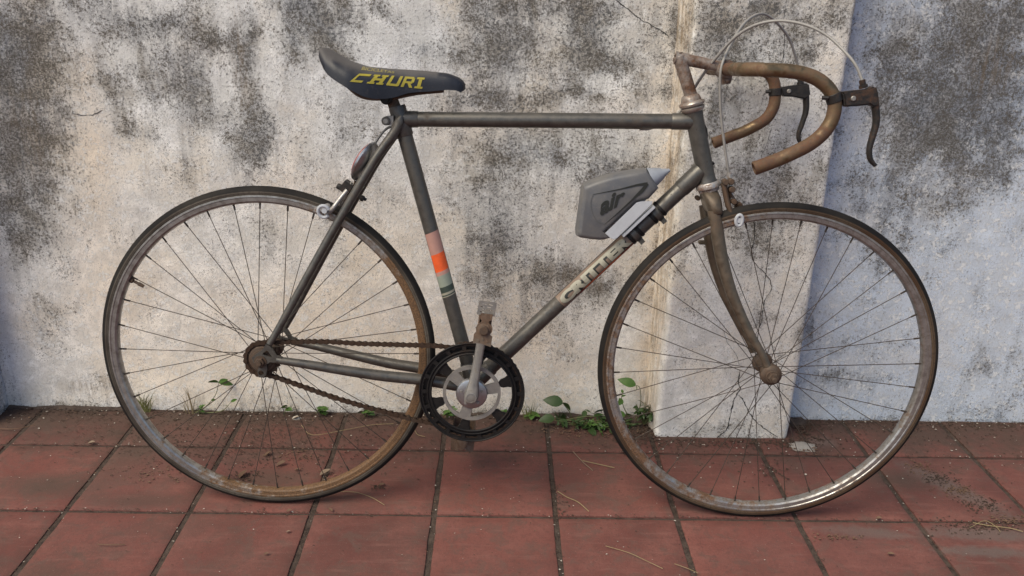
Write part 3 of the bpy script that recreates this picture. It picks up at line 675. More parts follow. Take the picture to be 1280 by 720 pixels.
# stay caps at the seat cluster
b = MB()
for s in (-1, 1):
    a = Vector((ssn[0].x, s*.0185, ssn[0].z)); c = Vector((ssn[1].x, s*.0205, ssn[1].z))
    b.tube([a+(a-c)*.35, a, c, c+(c-a)*.6], [.003, .0085, .0092, .0088], 14, squash=.6)
part(b, 'stay_cap', M_FRAME, FR, split=True)
# bridge
b = MB(); m_ = ssn[3]; b.cyl((m_.x, m_.y, m_.z), mir(m_), .0055, 10); part(b, 'stay_bridge', M_FRAME, FR)
# dropouts
dp = [(0.0127, -0.06, 0.3774), (0.0204, -0.06, 0.373), (0.0253, -0.06, 0.3658), (0.0317, -0.06, 0.3531), (0.0422, -0.06, 0.3506), (0.0417, -0.06, 0.3403), (0.0276, -0.06, 0.339), (0.0188, -0.06, 0.3397), (0.0115, -0.06, 0.3339), (0.0129, -0.06, 0.3256), (0.0095, -0.06, 0.3114), (0.0031, -0.06, 0.3066), (-0.0048, -0.06, 0.3073), (-0.007, -0.06, 0.3166), (-0.0046, -0.06, 0.3297), (-0.0139, -0.06, 0.3369), (-0.0168, -0.06, 0.348), (-0.0086, -0.06, 0.3547), (0.0042, -0.06, 0.3643)]
hole = [(0.0147, -0.06, 0.364), (0.0213, -0.06, 0.3542), (0.0242, -0.06, 0.3495), (0.0107, -0.06, 0.3528), (0.0047, -0.06, 0.3556), (0.0075, -0.06, 0.3598)]
def plate_with_hole(outer, inner, dy, name, mat, parent, bevel=0):
    bm = bmesh.new()
    def ring(pts):
        v = [bm.verts.new(p) for p in pts]; return [bm.edges.new((v[i], v[(i+1) % len(v)])) for i in range(len(v))]
    E = ring(outer)
    for h in inner: E += ring(h)
    bmesh.ops.triangle_fill(bm, use_beauty=True, edges=E)
    r = bmesh.ops.extrude_face_region(bm, geom=bm.faces[:])
    bmesh.ops.translate(bm, vec=(0, dy, 0), verts=[g for g in r['geom'] if isinstance(g, bmesh.types.BMVert)])
    bmesh.ops.recalc_face_normals(bm, faces=bm.faces)
    me = bpy.data.meshes.new(name); bm.to_mesh(me); bm.free(); me.materials.append(mat); me.shade_smooth(); me.set_sharp_from_angle(angle=rad(30))
    o = bpy.data.objects.new(name, me); COL.objects.link(o); o.parent = parent; return o
hc = (0.0001, -0.06, 0.3167)
hole2 = [(hc[0]+.0055*math.cos(a), hc[1], hc[2]+.0055*math.sin(a)) for a in [k*math.pi/4 for k in range(8)]]
def aty(pts, y): return [(p[0], y, p[2]) for p in pts]
plate_with_hole(aty(dp, -.0625), [aty(hole, -.0625), aty(hole2, -.0625)], .005, 'dropout', M_FRAME, FR)
plate_with_hole(aty(dp[:10]+dp[13:], .0575), [aty(hole, .0575)], .005, 'dropout', M_FRAME, FR)
b = MB()
for s in (-1, 1):
    b.cyl((0, s*.0575, RH), (0, s*.0760, RH), .0048, 12); b.cyl((0, s*.0628, RH), (0, s*.0710, RH), .0095, 6, bev=.001); b.cyl((0, s*.0620, RH), (0, s*.0640, RH), .0125, 18)
b.build('axle_nut', M_RUSTY, BIKE, split=True)
# freewheel cog
def cog(name, c, R, teeth, y0, th, mat, parent, inner=.0):
    prof = []
    for k in range(teeth*4):
        a = 2*math.pi*k/(teeth*4); r = R+(.0035, .0005, -.0022, .0005)[k % 4]; prof.append((c[0]+r*math.cos(a), y0, c[2]+r*math.sin(a)))
    if inner:
        inn = [(c[0]+inner*math.cos(2*math.pi*k/24), y0, c[2]+inner*math.sin(2*math.pi*k/24)) for k in range(24)]
        return plate_with_hole(prof, [inn], th, name, mat, parent)
    b = MB(); b.prism(prof, (0, th, 0)); return b.build(name, mat, parent)
cog('sprocket', (0, 0, 0), .0335, 17, -.0475, .003, M_CHAIN, RW)
b = MB(); b._lathe(Vector((0, 0, 0)), Vector((0, -1, 0)), [(.030, .026), (.046, .027), (.0475, .0275), (.0500, .0255), (.0505, .021), (.0535, .0205), (.054, .016), (.0515, .0155), (.0515, .0105), (.058, .0105), (.058, .004)], 32)
b.build('freewheel', M_RUSTY, RW)

# cranks and rings
CC = Vector((BBc.x, 0, BBc.z))
def ringpts(R, y, n=48, ph=0): return [(CC.x+R*math.cos(2*math.pi*k/n+ph), y, CC.z+R*math.sin(2*math.pi*k/n+ph)) for k in range(n)]
CRK = empty('crankset', (0, 0, 0), BIKE)
# chain ring
cog('chainring', CC, .0995, 49, -.0465, .003, M_BLACK, CRK, .088)
# black guard with slots
slots = []
NS = 18
for k in range(NS):
    a0 = 2*math.pi*(k+.12)/NS; a1 = 2*math.pi*(k+.88)/NS; pts = []
    for t in range(6): a = a0+(a1-a0)*t/5; pts.append((CC.x+.0985*math.cos(a), -.0535, CC.z+.0985*math.sin(a)))
    am = .0965
    for t in range(6): a = a1+(a0-a1)*t/5; pts.append((CC.x+.0905*math.cos(a), -.0535, CC.z+.0905*math.sin(a)))
    slots.append(pts)
plate_with_hole(ringpts(.1045, -.0535, 96), slots+[ringpts(.0815, -.0535, 72)], .003, 'guard_ring', M_BLACK, CRK)
b = MB()
for R, rr in ((.1042, .0017), (.0885, .0012), (.0822, .0022)): b.tube(ringpts(R, -.0545, 72), rr, 8, closed=True)
b.build('guard_bead', M_BLACK, CRK, smooth=60, split=True)
for k in range(6):
    a = rad(79+60*k); c_, s_ = math.cos(a), math.sin(a); T = Vector((-s_, 0, c_)); Rv = Vector((c_, 0, s_)); b = MB()
    P = [CC+Rv*r+T*t+Vector((0, -.0535, 0)) for r, t in ((.0825, -.015), (.072, -.0098), (.063, -.0088), (.0575, -.005), (.0575, .005), (.063, .0088), (.072, .0098), (.0825, .015))]
    b.prism(P, (0, .006, 0)); b.build('ring_tab', M_BLACK, CRK, bevel=.0012)
# alloy spider
def spider():
    b = MB(); bm = None
    out = []
    n = 120
    for k in range(n): a = 2*math.pi*k/n; out.append((CC.x+.0580*math.cos(a), -.0565, CC.z+.0580*math.sin(a)))
    holes = []
    for k in range(3):
        a0 = rad(15+120*k+13); a1 = rad(15+120*(k+1)-13); pts = []
        for t in range(15): a = a0+(a1-a0)*t/14; pts.append((CC.x+.0520*math.cos(a), -.0565, CC.z+.0505*math.sin(a)))
        for t in range(11): a = a1-.10+(a0-a1+.20)*t/10; pts.append((CC.x+.0300*math.cos(a), -.0565, CC.z+.0300*math.sin(a)))
        holes.append(pts)
    return plate_with_hole(out, holes, .005, 'spider', M_ALLOY, CRK)
spider()
b = MB(); b._lathe(CC, Vector((0, -1, 0)), [(.050, .0310), (.0585, .0315), (.0610, .030), (.0625, .026), (.0630, .012)], 40); b.build('crank_disc', M_CHROME, CRK)
b = MB()
for k in range(5):
    a = rad(20+72*k); c = CC+Vector((math.cos(a)*.0215, -.0625, math.sin(a)*.0215)); b.cyl(c, c+Vector((0, -.002, 0)), .0028, 8)
b.build('disc_rivet', M_ALLOY, CRK, split=True)
CE = Vector((0.4379, -0.07, 0.4533)); CV = Vector((.155, 0, .988)); CLEN = .1685
def crank(sgn, name):
    y = -.068*sgn if sgn > 0 else .062
    b = MB(); d = Vector((CV.x, 0, CV.z))*sgn; t = Vector((-d.z, 0, d.x)); o0 = Vector((CC.x, y, CC.z)); vs = []; fs = []
    st = [(-.013, .008, .010), (-.010, .013, .012), (.004, .0148, .012), (.016, .0128, .011), (.03, .0098, .0085), (.09, .0088, .0075), (.150, .0095, .0075), (.163, .0125, .008), (.174, .0115, .0075), (.180, .006, .006)]
    for l, wd, th in st:
        for k in range(16):
            a = 2*math.pi*k/16; ca, sa = math.cos(a), math.sin(a)
            ex = .6; px = math.copysign(abs(ca)**ex, ca)*wd; py = math.copysign(abs(sa)**ex, sa)*th
            vs.append(o0+d*l+t*px+Vector((0, py-(sgn*.002), 0)))
    n = len(st)
    for i in range(n-1):
        for k in range(16): fs.append((i*16+k, i*16+(k+1) % 16, (i+1)*16+(k+1) % 16, (i+1)*16+k))
    fs += [tuple(range(16))[::-1], tuple((n-1)*16+k for k in range(16))]
    b.add(vs, fs); b._lathe(o0+Vector((0, -.010*sgn, 0)), Vector((0, -sgn, 0)), [(0, .0115), (.004, .0112), (.0045, .009), (.003, .0085), (.003, .0001)], 20)
    b.build(name, M_ALLOY if sgn > 0 else M_PEDAL, CRK)
    return o0+d*CLEN
def pedal(end, sgn, tilt):
    p = empty('pedal', tuple(end), CRK); ax = Vector((0, -sgn, 0))
    d = Vector((math.sin(tilt), 0, math.cos(tilt))); t = Vector((d.z, 0, -d.x))
    return p, ax, d, t
def pedal_all(end, sgn, tilt, W_=.0165):
    ax = Vector((0, -sgn, 0)); d = Vector((math.sin(tilt), 0, math.cos(tilt))); t = Vector((d.z, 0, -d.x)); b = MB(); end = Vector(end)
    b.cyl(end, end+ax*.024, .0065, 10); b._lathe(end, ax, [(.018, .009), (.022, .012), (.05, .009), (.078, .012), (.088, .0125), (.094, .0115), (.096, .006), (.0962, .0001)], 18)
    # end plate, wrapped in a cage of two bowed strips
    def strip(P, w, th=.0018):
        P = [Vector(q) for q in P]; vs = []
        for q in P: vs += [q+d*w, q-d*w]
        return P
    for s in (-1, 1):
        P = [end+ax*.020+t*(.008*s)+d*0, end+ax*.024+t*((W_-.004)*s), end+ax*.083+t*((W_-.004)*s), end+ax*.090+t*(.0100*s)]
        for i in range(3):
            b.prism([P[i]+d*.026, P[i]-d*.026, P[i+1]-d*.026, P[i+1]+d*.026], t*(-.0016*s) if i == 1 else ax*.0016)
    # outer end plate: square foot, round eye for the axle, narrow neck
    o_ = [(-.0175, -.029), (-.004, -.0275), (.0165, -.032), (.0168, -.012), (.0120, -.009), (.0150, -.003), (.0155, .003), (.0130, .009), (.0085, .0125), (.0075, .0165), (.0125, .020), (.0130, .030), (-.0090, .030), (-.0100, .021), (-.0060, .0165), (-.0075, .0125), (-.0125, .0090), (-.0150, .002), (-.0140, -.006), (-.0172, -.011)]
    b.prism([end+ax*.090+t*u+d*v for u, v in o_], ax*.0022)
    for u, v in ((-.008, -.022), (.008, -.022), (0, -.018)): b.cyl(end+ax*.0915+t*u+d*v, end+ax*.0935+t*u+d*v, .0024, 8)
    b.build('pedal', M_PEDAL, CRK, bevel=.0004)
    # alloy toe plate with slots
    bm = MB(); base = end+ax*.086+d*.026
    def pt(u, v): return base+t*u+d*v
    o = [pt(-.0165, 0), pt(.0165, 0), pt(.0175, .026), pt(-.0150, .026)]
    sl = []
    for r in range(4):
        for c in range(2):
            u = -.0062+.0120*c+(.0015 if r % 2 else -.0015); v = .005+.0050*r
            sl.append([pt(u-.0036, v-.0008+.0006), pt(u+.0036, v-.0008), pt(u+.0036, v+.0010), pt(u-.0036, v+.0010+.0006)])
    plate_with_hole([tuple(q) for q in o], [[tuple(q) for q in s_] for s_ in sl], -.002*sgn, 'toe_plate', M_ALLOY, CRK)
    bb = MB(); bb.cyl(end+ax*.0930, end+ax*.1000, .0085, 20, bev=.001); bb.build('dust_cap', M_RUSTY, CRK)
e1 = crank(1, 'crank_arm'); e2 = crank(-1, 'crank_arm')
pedal_all(e1, 1, .10); pedal_all(e2, -1, math.pi+.05, .029)

# chain
def chain():
    yc = -.045; P = []
    cR = .1000; kR = .0345; top = [(0.1152, -0.045, 0.3794), (0.1945, -0.045, 0.3774), (0.2739, -0.045, 0.3771), (0.35, -0.045, 0.3767)]; low = [(0.3504, -0.045, 0.2091), (0.3049, -0.045, 0.2174), (0.2563, -0.045, 0.23), (0.1998, -0.045, 0.244), (0.1356, -0.045, 0.263), (0.0719, -0.045, 0.2852), (0.0243, -0.045, 0.3018)]
    P.append((0.004, RH+kR))
    P += [(p[0], p[2]) for p in top]
    a0 = math.atan2(top[-1][2]-CC.z, top[-1][0]-CC.x); a1 = math.atan2(low[0][2]-CC.z, low[0][0]-CC.x)
    if a1 > a0: a1 -= 2*math.pi
    for k in range(1, 24): a = a0+(a1-a0)*k/24; P.append((CC.x+cR*math.cos(a), CC.z+cR*math.sin(a)))
    P += [(p[0], p[2]) for p in low]
    aL = math.atan2(low[-1][2]-RH, low[-1][0])
    for k in range(0, 12): a = rad(-80)-(rad(360-80-90))*k/12; P.append((kR*math.cos(a), RH+kR*math.sin(a)))
    P.append(P[0])
    S_ = spline([(x, yc, z) for x, z in P], 8)
    L = [0]
    for i in range(1, len(S_)): L.append(L[-1]+(S_[i]-S_[i-1]).length)
    n = int(round(L[-1]/.0127)); n += n % 2; st = L[-1]/n; pts = []; j = 0
    for k in range(n):
        d = k*st
        while L[j+1] < d: j += 1
        t = (d-L[j])/max(1e-9, L[j+1]-L[j]); pts.append(S_[j].lerp(S_[j+1], t))
    b = MB()
    for k in range(n):
        a, c = pts[k], pts[(k+1) % n]; t = (c-a).normalized(); u = Vector((-t.z, 0, t.x)); outer = k % 2
        off = .0042 if outer else .0028; hw = .0044
        for s in (-1, 1):
            o = Vector((0, s*off, 0)); poly = []
            m = (a+c)/2
            for cen, sg in ((a, -1), (c, 1)):
                for q in (-90, -45, 0, 45, 90):
                    an = rad(q); poly.append(cen+o+(t*(sg*math.cos(an))*hw)+u*(math.sin(an)*hw*sg))
                poly.append(m+o+u*(.0026*sg))
            b.prism(poly, (0, .0011*s, 0))
        b.cyl(a+Vector((0, -.0055, 0)), a+Vector((0, .0055, 0)), .0019, 6); b.cyl(a+Vector((0, -.0026, 0)), a+Vector((0, .0026, 0)), .0038, 8)
    b.build('chain', M_CHAIN, BIKE, smooth=30)
chain()

# ---- saddle
def saddle():
    s = empty('saddle', (0, 0, 0), BIKE)
    top = [(0.1196, 0.0, 0.9289), (0.1221, 0.0, 0.9366), (0.127, 0.0, 0.941), (0.1355, 0.0, 0.9428), (0.1493, 0.0, 0.9364), (0.177, 0.0, 0.9222), (0.2105, 0.0, 0.9121), (0.2611, 0.0, 0.9066), (0.3175, 0.0, 0.9033), (0.3626, 0.0, 0.8992), (0.3823, 0.0, 0.8923), (0.3909, -0.0, 0.8859), (0.396, 0.0, 0.877)]
    bot = [(0.127, -0.03, 0.9274), (0.1324, -0.045, 0.9181), (0.1391, -0.058, 0.9063), (0.1473, -0.066, 0.8947), (0.1627, -0.07, 0.8841), (0.1891, -0.068, 0.8689), (0.2142, -0.058, 0.8565), (0.2323, -0.052, 0.8522), (0.2562, -0.046, 0.8531), (0.2722, -0.042, 0.8568), (0.2883, -0.038, 0.8628), (0.3045, -0.034, 0.8655), (0.3316, -0.028, 0.8674), (0.3648, -0.025, 0.8711), (0.3813, -0.022, 0.87), (0.388, -0.018, 0.8663), (0.3959, -0.01, 0.8731)]
    def ip(pts, x, ci):
        pts = sorted(pts, key=lambda p: p[0])
        return float(np.interp(x, [p[0] for p in pts], [p[ci] for p in pts]))
    xa = min(p[0] for p in bot)+.001; xb = max(p[0] for p in bot)-.0005
    xs_ = [xa+(xb-xa)*(.5-.5*math.cos(math.pi*k/44)) for k in range(45)]
    vs = []; fs = []; wear = []; K = 21
    for x in xs_:
        u = (x-xa)/(xb-xa)
        hw = float(np.interp(u, [0, .015, .05, .12, .22, .34, .46, .6, .75, .9, .96, .99, 1], [.034, .044, .056, .065, .070, .063, .047, .034, .027, .0235, .020, .013, .004]))
        zb = ip(bot, x, 2); zt = ip(top, x, 2)+.004-.10*hw
        zt = max(zt, zb+.002)
        for k in range(K):
            a = math.pi*k/(K-1); ca, sa = math.cos(a), math.sin(a)
            yy = -math.copysign(abs(ca)**.62, ca)*hw; zz = zb+(zt-zb)*(abs(sa)**.62)
            vs.append((x, yy, zz)); wear.append(abs(sa)**1.2*(1 if u < .8 else .5)+(.3 if u < .12 else 0))
        # underside
        for k in range(1, 6):
            yy = hw*(1-2*k/6)*.9; vs.append((x, yy, zb+.004)); wear.append(0)
    KK = K+5
    n = len(xs_)
    for i in range(n-1):
        for k in range(KK): fs.append((i*KK+k, i*KK+(k+1) % KK, (i+1)*KK+(k+1) % KK, (i+1)*KK+k))
    fs += [tuple(range(KK)), tuple((n-1)*KK+k for k in range(KK))]
    me = bpy.data.meshes.new('saddle_cover'); me.from_pydata(vs, [], fs)
    at = me.attributes.new('wear', 'FLOAT', 'POINT'); at.data.foreach_set('value', wear)
    me.materials.append(M_SADDLE); me.shade_smooth(); me.set_sharp_from_angle(angle=rad(60))
    o = bpy.data.objects.new('saddle_cover', me); COL.objects.link(o); o.parent = s
    bm = bmesh.new(); bm.from_mesh(me); bmesh.ops.recalc_face_normals(bm, faces=bm.faces); bm.to_mesh(me); bm.free()
    bvh = BVHTree.FromPolygons(vs, [tuple(f) for f in fs])
    # rails and clamp
    b = MB(); zc = (0.2537, 0.0, 0.8506)
    for sd_ in (-1, 1):
        b.tube(spline([(zc[0]-.085, sd_*.022, zc[2]+.030), (zc[0]-.05, sd_*.022, zc[2]+.004), (zc[0], sd_*.021, zc[2]+.002), (zc[0]+.05, sd_*.016, zc[2]+.012), (zc[0]+.10, sd_*.010, zc[2]+.018)], 5), .0035, 8)
    b.build('rail', M_RUSTY, s, split=True)
    b = MB(); b.cyl((zc[0]-.004, -.030, zc[2]+.002), (zc[0]-.004, .030, zc[2]+.002), .0115, 16, bev=.002); b.cyl((zc[0]-.004, -.036, zc[2]+.002), (zc[0]-.004, .036, zc[2]+.002), .0065, 6)
    b.build('saddle_clamp', M_BLACK, s)
    return s, bvh
SAD, sad_bvh = saddle()
# lettering: strokes on a unit cell
GLY = {
 'C': [[(0, 0), (.18, 0), (.18, 1), (0, 1)], [(.18, 0), (.85, 0), (.85, .24), (.18, .24)], [(.18, .76), (1, .76), (1, 1), (.18, 1)]],
 'H': [[(.10, 0), (.34, 0), (.34, 1), (.10, 1)], [(.66, 0), (.90, 0), (.90, 1), (.66, 1)], [(.34, .40), (.66, .40), (.66, .62), (.34, .62)], [(0, 0), (.10, 0), (.10, .17), (0, .17)], [(.34, 0), (.44, 0), (.44, .17), (.34, .17)], [(.56, 0), (.66, 0), (.66, .17), (.56, .17)], [(.90, 0), (1, 0), (1, .17), (.90, .17)], [(0, .83), (.10, .83), (.10, 1), (0, 1)], [(.34, .83), (.44, .83), (.44, 1), (.34, 1)], [(.56, .83), (.66, .83), (.66, 1), (.56, 1)], [(.90, .83), (1, .83), (1, 1), (.90, 1)]],
 'U': [[(0, .05), (.25, .05), (.25, 1), (0, 1)], [(.75, .05), (1, .05), (1, 1), (.75, 1)], [(.06, 0), (.94, 0), (.94, .22), (.06, .22)]],
 'R': [[(0, 0), (.25, 0), (.25, 1), (0, 1)], [(.25, .80), (.88, .80), (.88, 1), (.25, 1)], [(.72, .48), (.98, .48), (.98, .88), (.72, .88)], [(.25, .38), (.86, .38), (.86, .56), (.25, .56)], [(.46, .38), (.72, .38), (1, 0), (.72, 0)]],
 'I': [[(.30, 0), (.70, 0), (.70, 1), (.30, 1)], [(.05, 0), (.95, 0), (.95, .18), (.05, .18)], [(.05, .82), (.95, .82), (.95, 1), (.05, 1)]],
}
def grid_quad(q, n):
    vs = []; fs = []
    for j in range(n+1):
        for i in range(n+1):
            s, t = i/n, j/n
            x = (q[0][0]*(1-s)+q[1][0]*s)*(1-t)+(q[3][0]*(1-s)+q[2][0]*s)*t; y = (q[0][1]*(1-s)+q[1][1]*s)*(1-t)+(q[3][1]*(1-s)+q[2][1]*s)*t
            vs.append((x, y))
    for j in range(n):
        for i in range(n): a = j*(n+1)+i; fs.append((a, a+1, a+n+2, a+n+1))
    return vs, fs
def wrap_dir(bvh, off, dirv, pt, back=.4):
    d = Vector(dirv).normalized(); h = bvh.ray_cast(Vector(pt)-d*back, d)
    if h[0] is None: return None
    return h[0]-d*off
def print_on(name, quads, fn, mat, parent, n=3):
    b = MB()
    for q in quads:
        vs, fs = grid_quad(q, n); P = [fn(x, y) for x, y in vs]
        if any(p is None for p in P): continue
        b.add(P, fs)
    return b.build(name, mat, parent, fix=False, smooth=0)
# the four corners of the word on the saddle side
cw = [(0.1918, -0.058, 0.882), (0.3227, -0.058, 0.8725), (0.3241, -0.058, 0.8932), (0.2047, -0.058, 0.8971)]
def bil(c, s, t): return lerp(lerp(c[0], c[1], s), lerp(c[3], c[2], s), t)
vd = (-.10, .99, -.03)
qs = []
cells = [('C', 0, .185), ('H', .225, .445), ('U', .485, .66), ('R', .69, .855), ('I', .875, 1.0)]
word_fn = lambda s, t: wrap_dir(sad_bvh, .0010, vd, bil(cw, s, t))
for ch, a, b_ in cells:
    for q in GLY[ch]: qs.append([(a+(x*(b_-a))+.05*(y-.5)*.6, y) for x, y in q])
print_on('brand_print', qs, word_fn, M_YELLOW, SAD)
def text_mesh(txt, bold=0., shear=0.):
    cu = bpy.data.curves.new('t', 'FONT'); cu.body = txt; cu.size = 1; cu.shear = shear; cu.offset = bold; cu.resolution_u = 3; cu.space_character = 1.0
    ob = bpy.data.objects.new('t', cu); COL.objects.link(ob); dg = bpy.context.evaluated_depsgraph_get(); dg.update()
    me = bpy.data.meshes.new_from_object(ob.evaluated_get(dg)); bpy.data.objects.remove(ob)
    bm = bmesh.new(); bm.from_mesh(me); bmesh.ops.triangulate(bm, faces=bm.faces)
    for _ in range(2):
        ed = [e for e in bm.edges if e.calc_length() > .16]
        if ed: bmesh.ops.subdivide_edges(bm, edges=ed, cuts=1); bmesh.ops.triangulate(bm, faces=bm.faces)
    vs = [tuple(v.co) for v in bm.verts]; fs = [tuple(v.index for v in f.verts) for f in bm.faces]; bm.free()
    x0 = min(v[0] for v in vs); x1 = max(v[0] for v in vs); y0 = min(v[1] for v in vs); y1 = max(v[1] for v in vs)
    return [((v[0]-x0)/(x1-x0), (v[1]-y0)/(y1-y0)) for v in vs], fs
def text_on(name, txt, fn, mat, parent, **k):
    vs, fs = text_mesh(txt, **k); b = MB(); P = [fn(x, y) for x, y in vs]
    if any(p is None for p in P): P = [p or Vector((0, 0, 0)) for p in P]
    b.add(P, fs); return b.build(name, mat, parent, fix=False, smooth=0)
cw2 = [(0.2075, -0.04, 0.9029), (0.2668, -0.04, 0.8985), (0.2674, -0.04, 0.9023), (0.2093, -0.04, 0.9099)]
text_on('small_print', 'BICICLETAS', lambda s, t: wrap_dir(sad_bvh, .0010, vd, bil(cw2, s, t)), M_YELLOW2, SAD, bold=.015)
# seat post and clamp bolt
b = MB(); sp0 = Vector((0.2553, 0.0, 0.8536)); b.cyl(ST_T-SD*.03, sp0, .0115, 20); b.build('seat_post', M_RUSTY, BIKE)
b = MB(); sb = Vector((0.2478, -0.014, 0.8111)); b.cyl(sb+Vector((0, .024, 0)), sb+Vector((0, -.006, 0)), .0062, 14); b.cyl(sb+Vector((0, -.004, 0)), sb+Vector((0, -.010, 0)), .0082, 16, bev=.001); b.build('seat_bolt', M_FRAME, FR)
b = MB(); b.cyl(sb+Vector((0, -.0098, 0)), sb+Vector((0, -.0112, 0)), .0045, 12)
b.prism([sb+Vector((-.002, -.006, .008)), sb+Vector((.014, -.006, .010)), sb+Vector((.014, -.006, -.008)), sb+Vector((-.002, -.006, -.008))], (0, .024, 0))
b.build('bolt_tip', M_ALLOY, FR)

# ---- headset, stem, bars
b = MB(); tl = (HT_T-HT_B).length
b._lathe(HT_T-HD*.004, HD, [(0, .0185), (.002, .0205), (.005, .0225), (.008, .0225), (.010, .0195), (.012, .0235), (.0155, .0240), (.018, .0225), (.0205, .0190), (.024, .0185), (.030, .0165), (.032, .014)], 28)
b.build('headset', M_STEM, BIKE)
b = MB(); b._lathe(HT_B+HD*.004, -HD, [(0, .0195), (.003, .0225), (.008, .0240), (.011, .0235), (.013, .0205), (.018, .0200)], 28)
b.build('lower_headset', M_BRAKE, BIKE)
STM = empty('stem', (0, 0, 0), BIKE)
s0 = Vector((0.8232, 0.0, 0.8646)); s1 = Vector((0.7944, 0.0, 0.9382)); s2 = Vector((0.8677, 0.0, 0.9256)); CL = Vector((0.8801, 0.0, 0.9208))
b = MB(); b.cyl(s0-(s1-s0)*.3, s1+(s1-s0)*.06, .0122, 20, bev=.001); b.build('quill', M_STEM, STM)
b = MB(); b.tube([s1-(s2-s1)*.12, s1+(s2-s1)*.2, s2, CL], [.0118, .0112, .0100, .0100], 18, squash=[.95, .9, .9, .9]); b.build('extension', M_STEM, STM)
b = MB(); qt = s1+(s1-s0).normalized()*.005; b._lathe(qt, (s1-s0).normalized(), [(-.002, .0085), (.0035, .0085), (.005, .007), (.005, .0035), (.003, .003)], 16); b.build('quill_bolt', M_RUSTY, STM)
b = MB(); b.cyl(CL+Vector((0, -.019, 0)), CL+Vector((0, .019, 0)), .0168, 24, bev=.0015)
b.prism([CL+Vector((-.006, -.014, -.014)), CL+Vector((.012, -.014, -.012)), CL+Vector((.010, -.014, -.026)), CL+Vector((-.004, -.014, -.028))], (0, .028, 0)); b.cyl(CL+Vector((.003, -.018, -.021)), CL+Vector((.003, .018, -.021)), .0045, 6)
b.build('bar_clamp', M_STEM, STM, bevel=.0012)
nb = [Vector(p) for p in [(0.9063, -0.17, 0.9206), (0.9371, -0.17, 0.9203), (0.9628, -0.17, 0.9181), (0.9932, -0.17, 0.9097), (1.0166, -0.17, 0.8939), (1.0298, -0.17, 0.8732), (1.0303, -0.17, 0.8467), (1.0196, -0.17, 0.8223), (1.0, -0.17, 0.8022), (0.9731, -0.17, 0.7859), (0.9418, -0.17, 0.7708), (0.9079, -0.17, 0.7569)]]
fb = [Vector(p) for p in [(0.9589, 0.17, 0.9231), (0.9904, 0.17, 0.9214), (1.0108, 0.17, 0.9147), (1.0233, 0.17, 0.8974), (1.0283, 0.17, 0.8733), (1.0268, 0.17, 0.8472), (1.0134, 0.17, 0.8223), (0.9771, 0.17, 0.7991), (0.9448, 0.17, 0.7851), (0.9107, 0.17, 0.7709)]]
cen = CL
near = [cen, cen+Vector((0, -.05, 0)), cen+Vector((0, -.105, 0)), cen+Vector((.004, -.143, 0)), cen+Vector((.022, -.165, .0005))]+nb
far = [cen, cen+Vector((0, .05, 0)), cen+Vector((0, .105, 0)), cen+Vector((.004, .143, 0)), cen+Vector((.022, .165, -.0005))]+fb
path = list(reversed(far))[:-1]+near
BAR = empty('handlebar', (0, 0, 0), BIKE)
SP = spline(path, 5)
b = MB(); b.tube(SP, .0119, 20); b.build('bar_tube', M_BARS, BAR, smooth=50)
b = MB()
for q, q1 in ((SP[-1], SP[-2]), (SP[0], SP[1])):
    d = (q-q1).normalized(); b._lathe(q-d*.004, d, [(0, .0122), (.0055, .0122), (.007, .011), (.007, .0085), (-.004, .008)], 20)
b.build('bar_end', M_BARS, BAR, split=True)
def brake_lever(body, lev, ferr, at, y, screw, name='brake_lever'):
    g = empty(name, (0, 0, 0), BAR)
    b = MB(); P = [(p[0], y-.011, p[2]) for p in body]; b.prism(P, (0, .022, 0)); b.build('lever_body', M_LEVER, g, bevel=.003, smooth=50)
    L_ = [Vector((p[0], y, p[2])) for p in lev]; S_ = spline(L_, 5); n = len(S_)
    b = MB(); b.tube(S_, [.0072*(1-.45*i/(n-1)) if i < n-3 else .0036 for i in range(n)], 12, squash=1.35); b.build('lever_blade', M_LEVER, g, smooth=50)
    b = MB(); f0, f1 = Vector((ferr[0][0], y, ferr[0][2])), Vector((ferr[1][0], y, ferr[1][2]))
    b.cyl(f1, f0, .0052, 10); b.cyl(f1, lerp(f1, f0, .35), .0072, 10); b.build('cable_ferrule', M_LEVER, g)
    b = MB(); s_ = Vector((screw[0], y-.010, screw[2])); b.cyl(s_, s_+Vector((0, -.0035, 0)), .0045, 14, bev=.0012); b.build('lever_pivot', M_ALLOY, g)
    # clamp strap round the bar
    b = MB(); a_ = Vector((at[0], y, at[2])); i0 = min(range(len(SP)), key=lambda i: (SP[i]-a_).length); t = (SP[i0+1]-SP[i0-1]).normalized(); c = SP[i0]
    b._lathe(c-t*.0075, t, [(0, .0126), (.001, .0136), (.014, .0136), (.015, .0126)], 24)
    back = Vector((-1, 0, .0)); b.cyl(c+back*.012+Vector((0, -.008, 0)), c+back*.022+Vector((0, -.006, 0)), .0035, 8)
    b.build('strap', M_LEVER, g)
    return f0
f_n = brake_lever([(1.0388, -0.17, 0.8879), (1.0586, -0.17, 0.891), (1.0798, -0.17, 0.8935), (1.0924, -0.17, 0.8997), (1.0978, -0.17, 0.8893), (1.1033, -0.17, 0.8684), (1.0944, -0.17, 0.8642), (1.0858, -0.17, 0.868), (1.0672, -0.17, 0.8655), (1.0445, -0.17, 0.8636)], [(1.0894, -0.17, 0.8918), (1.0954, -0.17, 0.8774), (1.1012, -0.17, 0.8591), (1.1046, -0.17, 0.8378), (1.1015, -0.17, 0.8149), (1.0989, -0.17, 0.7932), (1.1032, -0.17, 0.7763), (1.1127, -0.17, 0.7663)], [(1.0719, -0.17, 0.9083), (1.0762, -0.17, 0.8954)], (1.03, -0.17, 0.8771), -.170, (1.0569, -0.18, 0.8779))
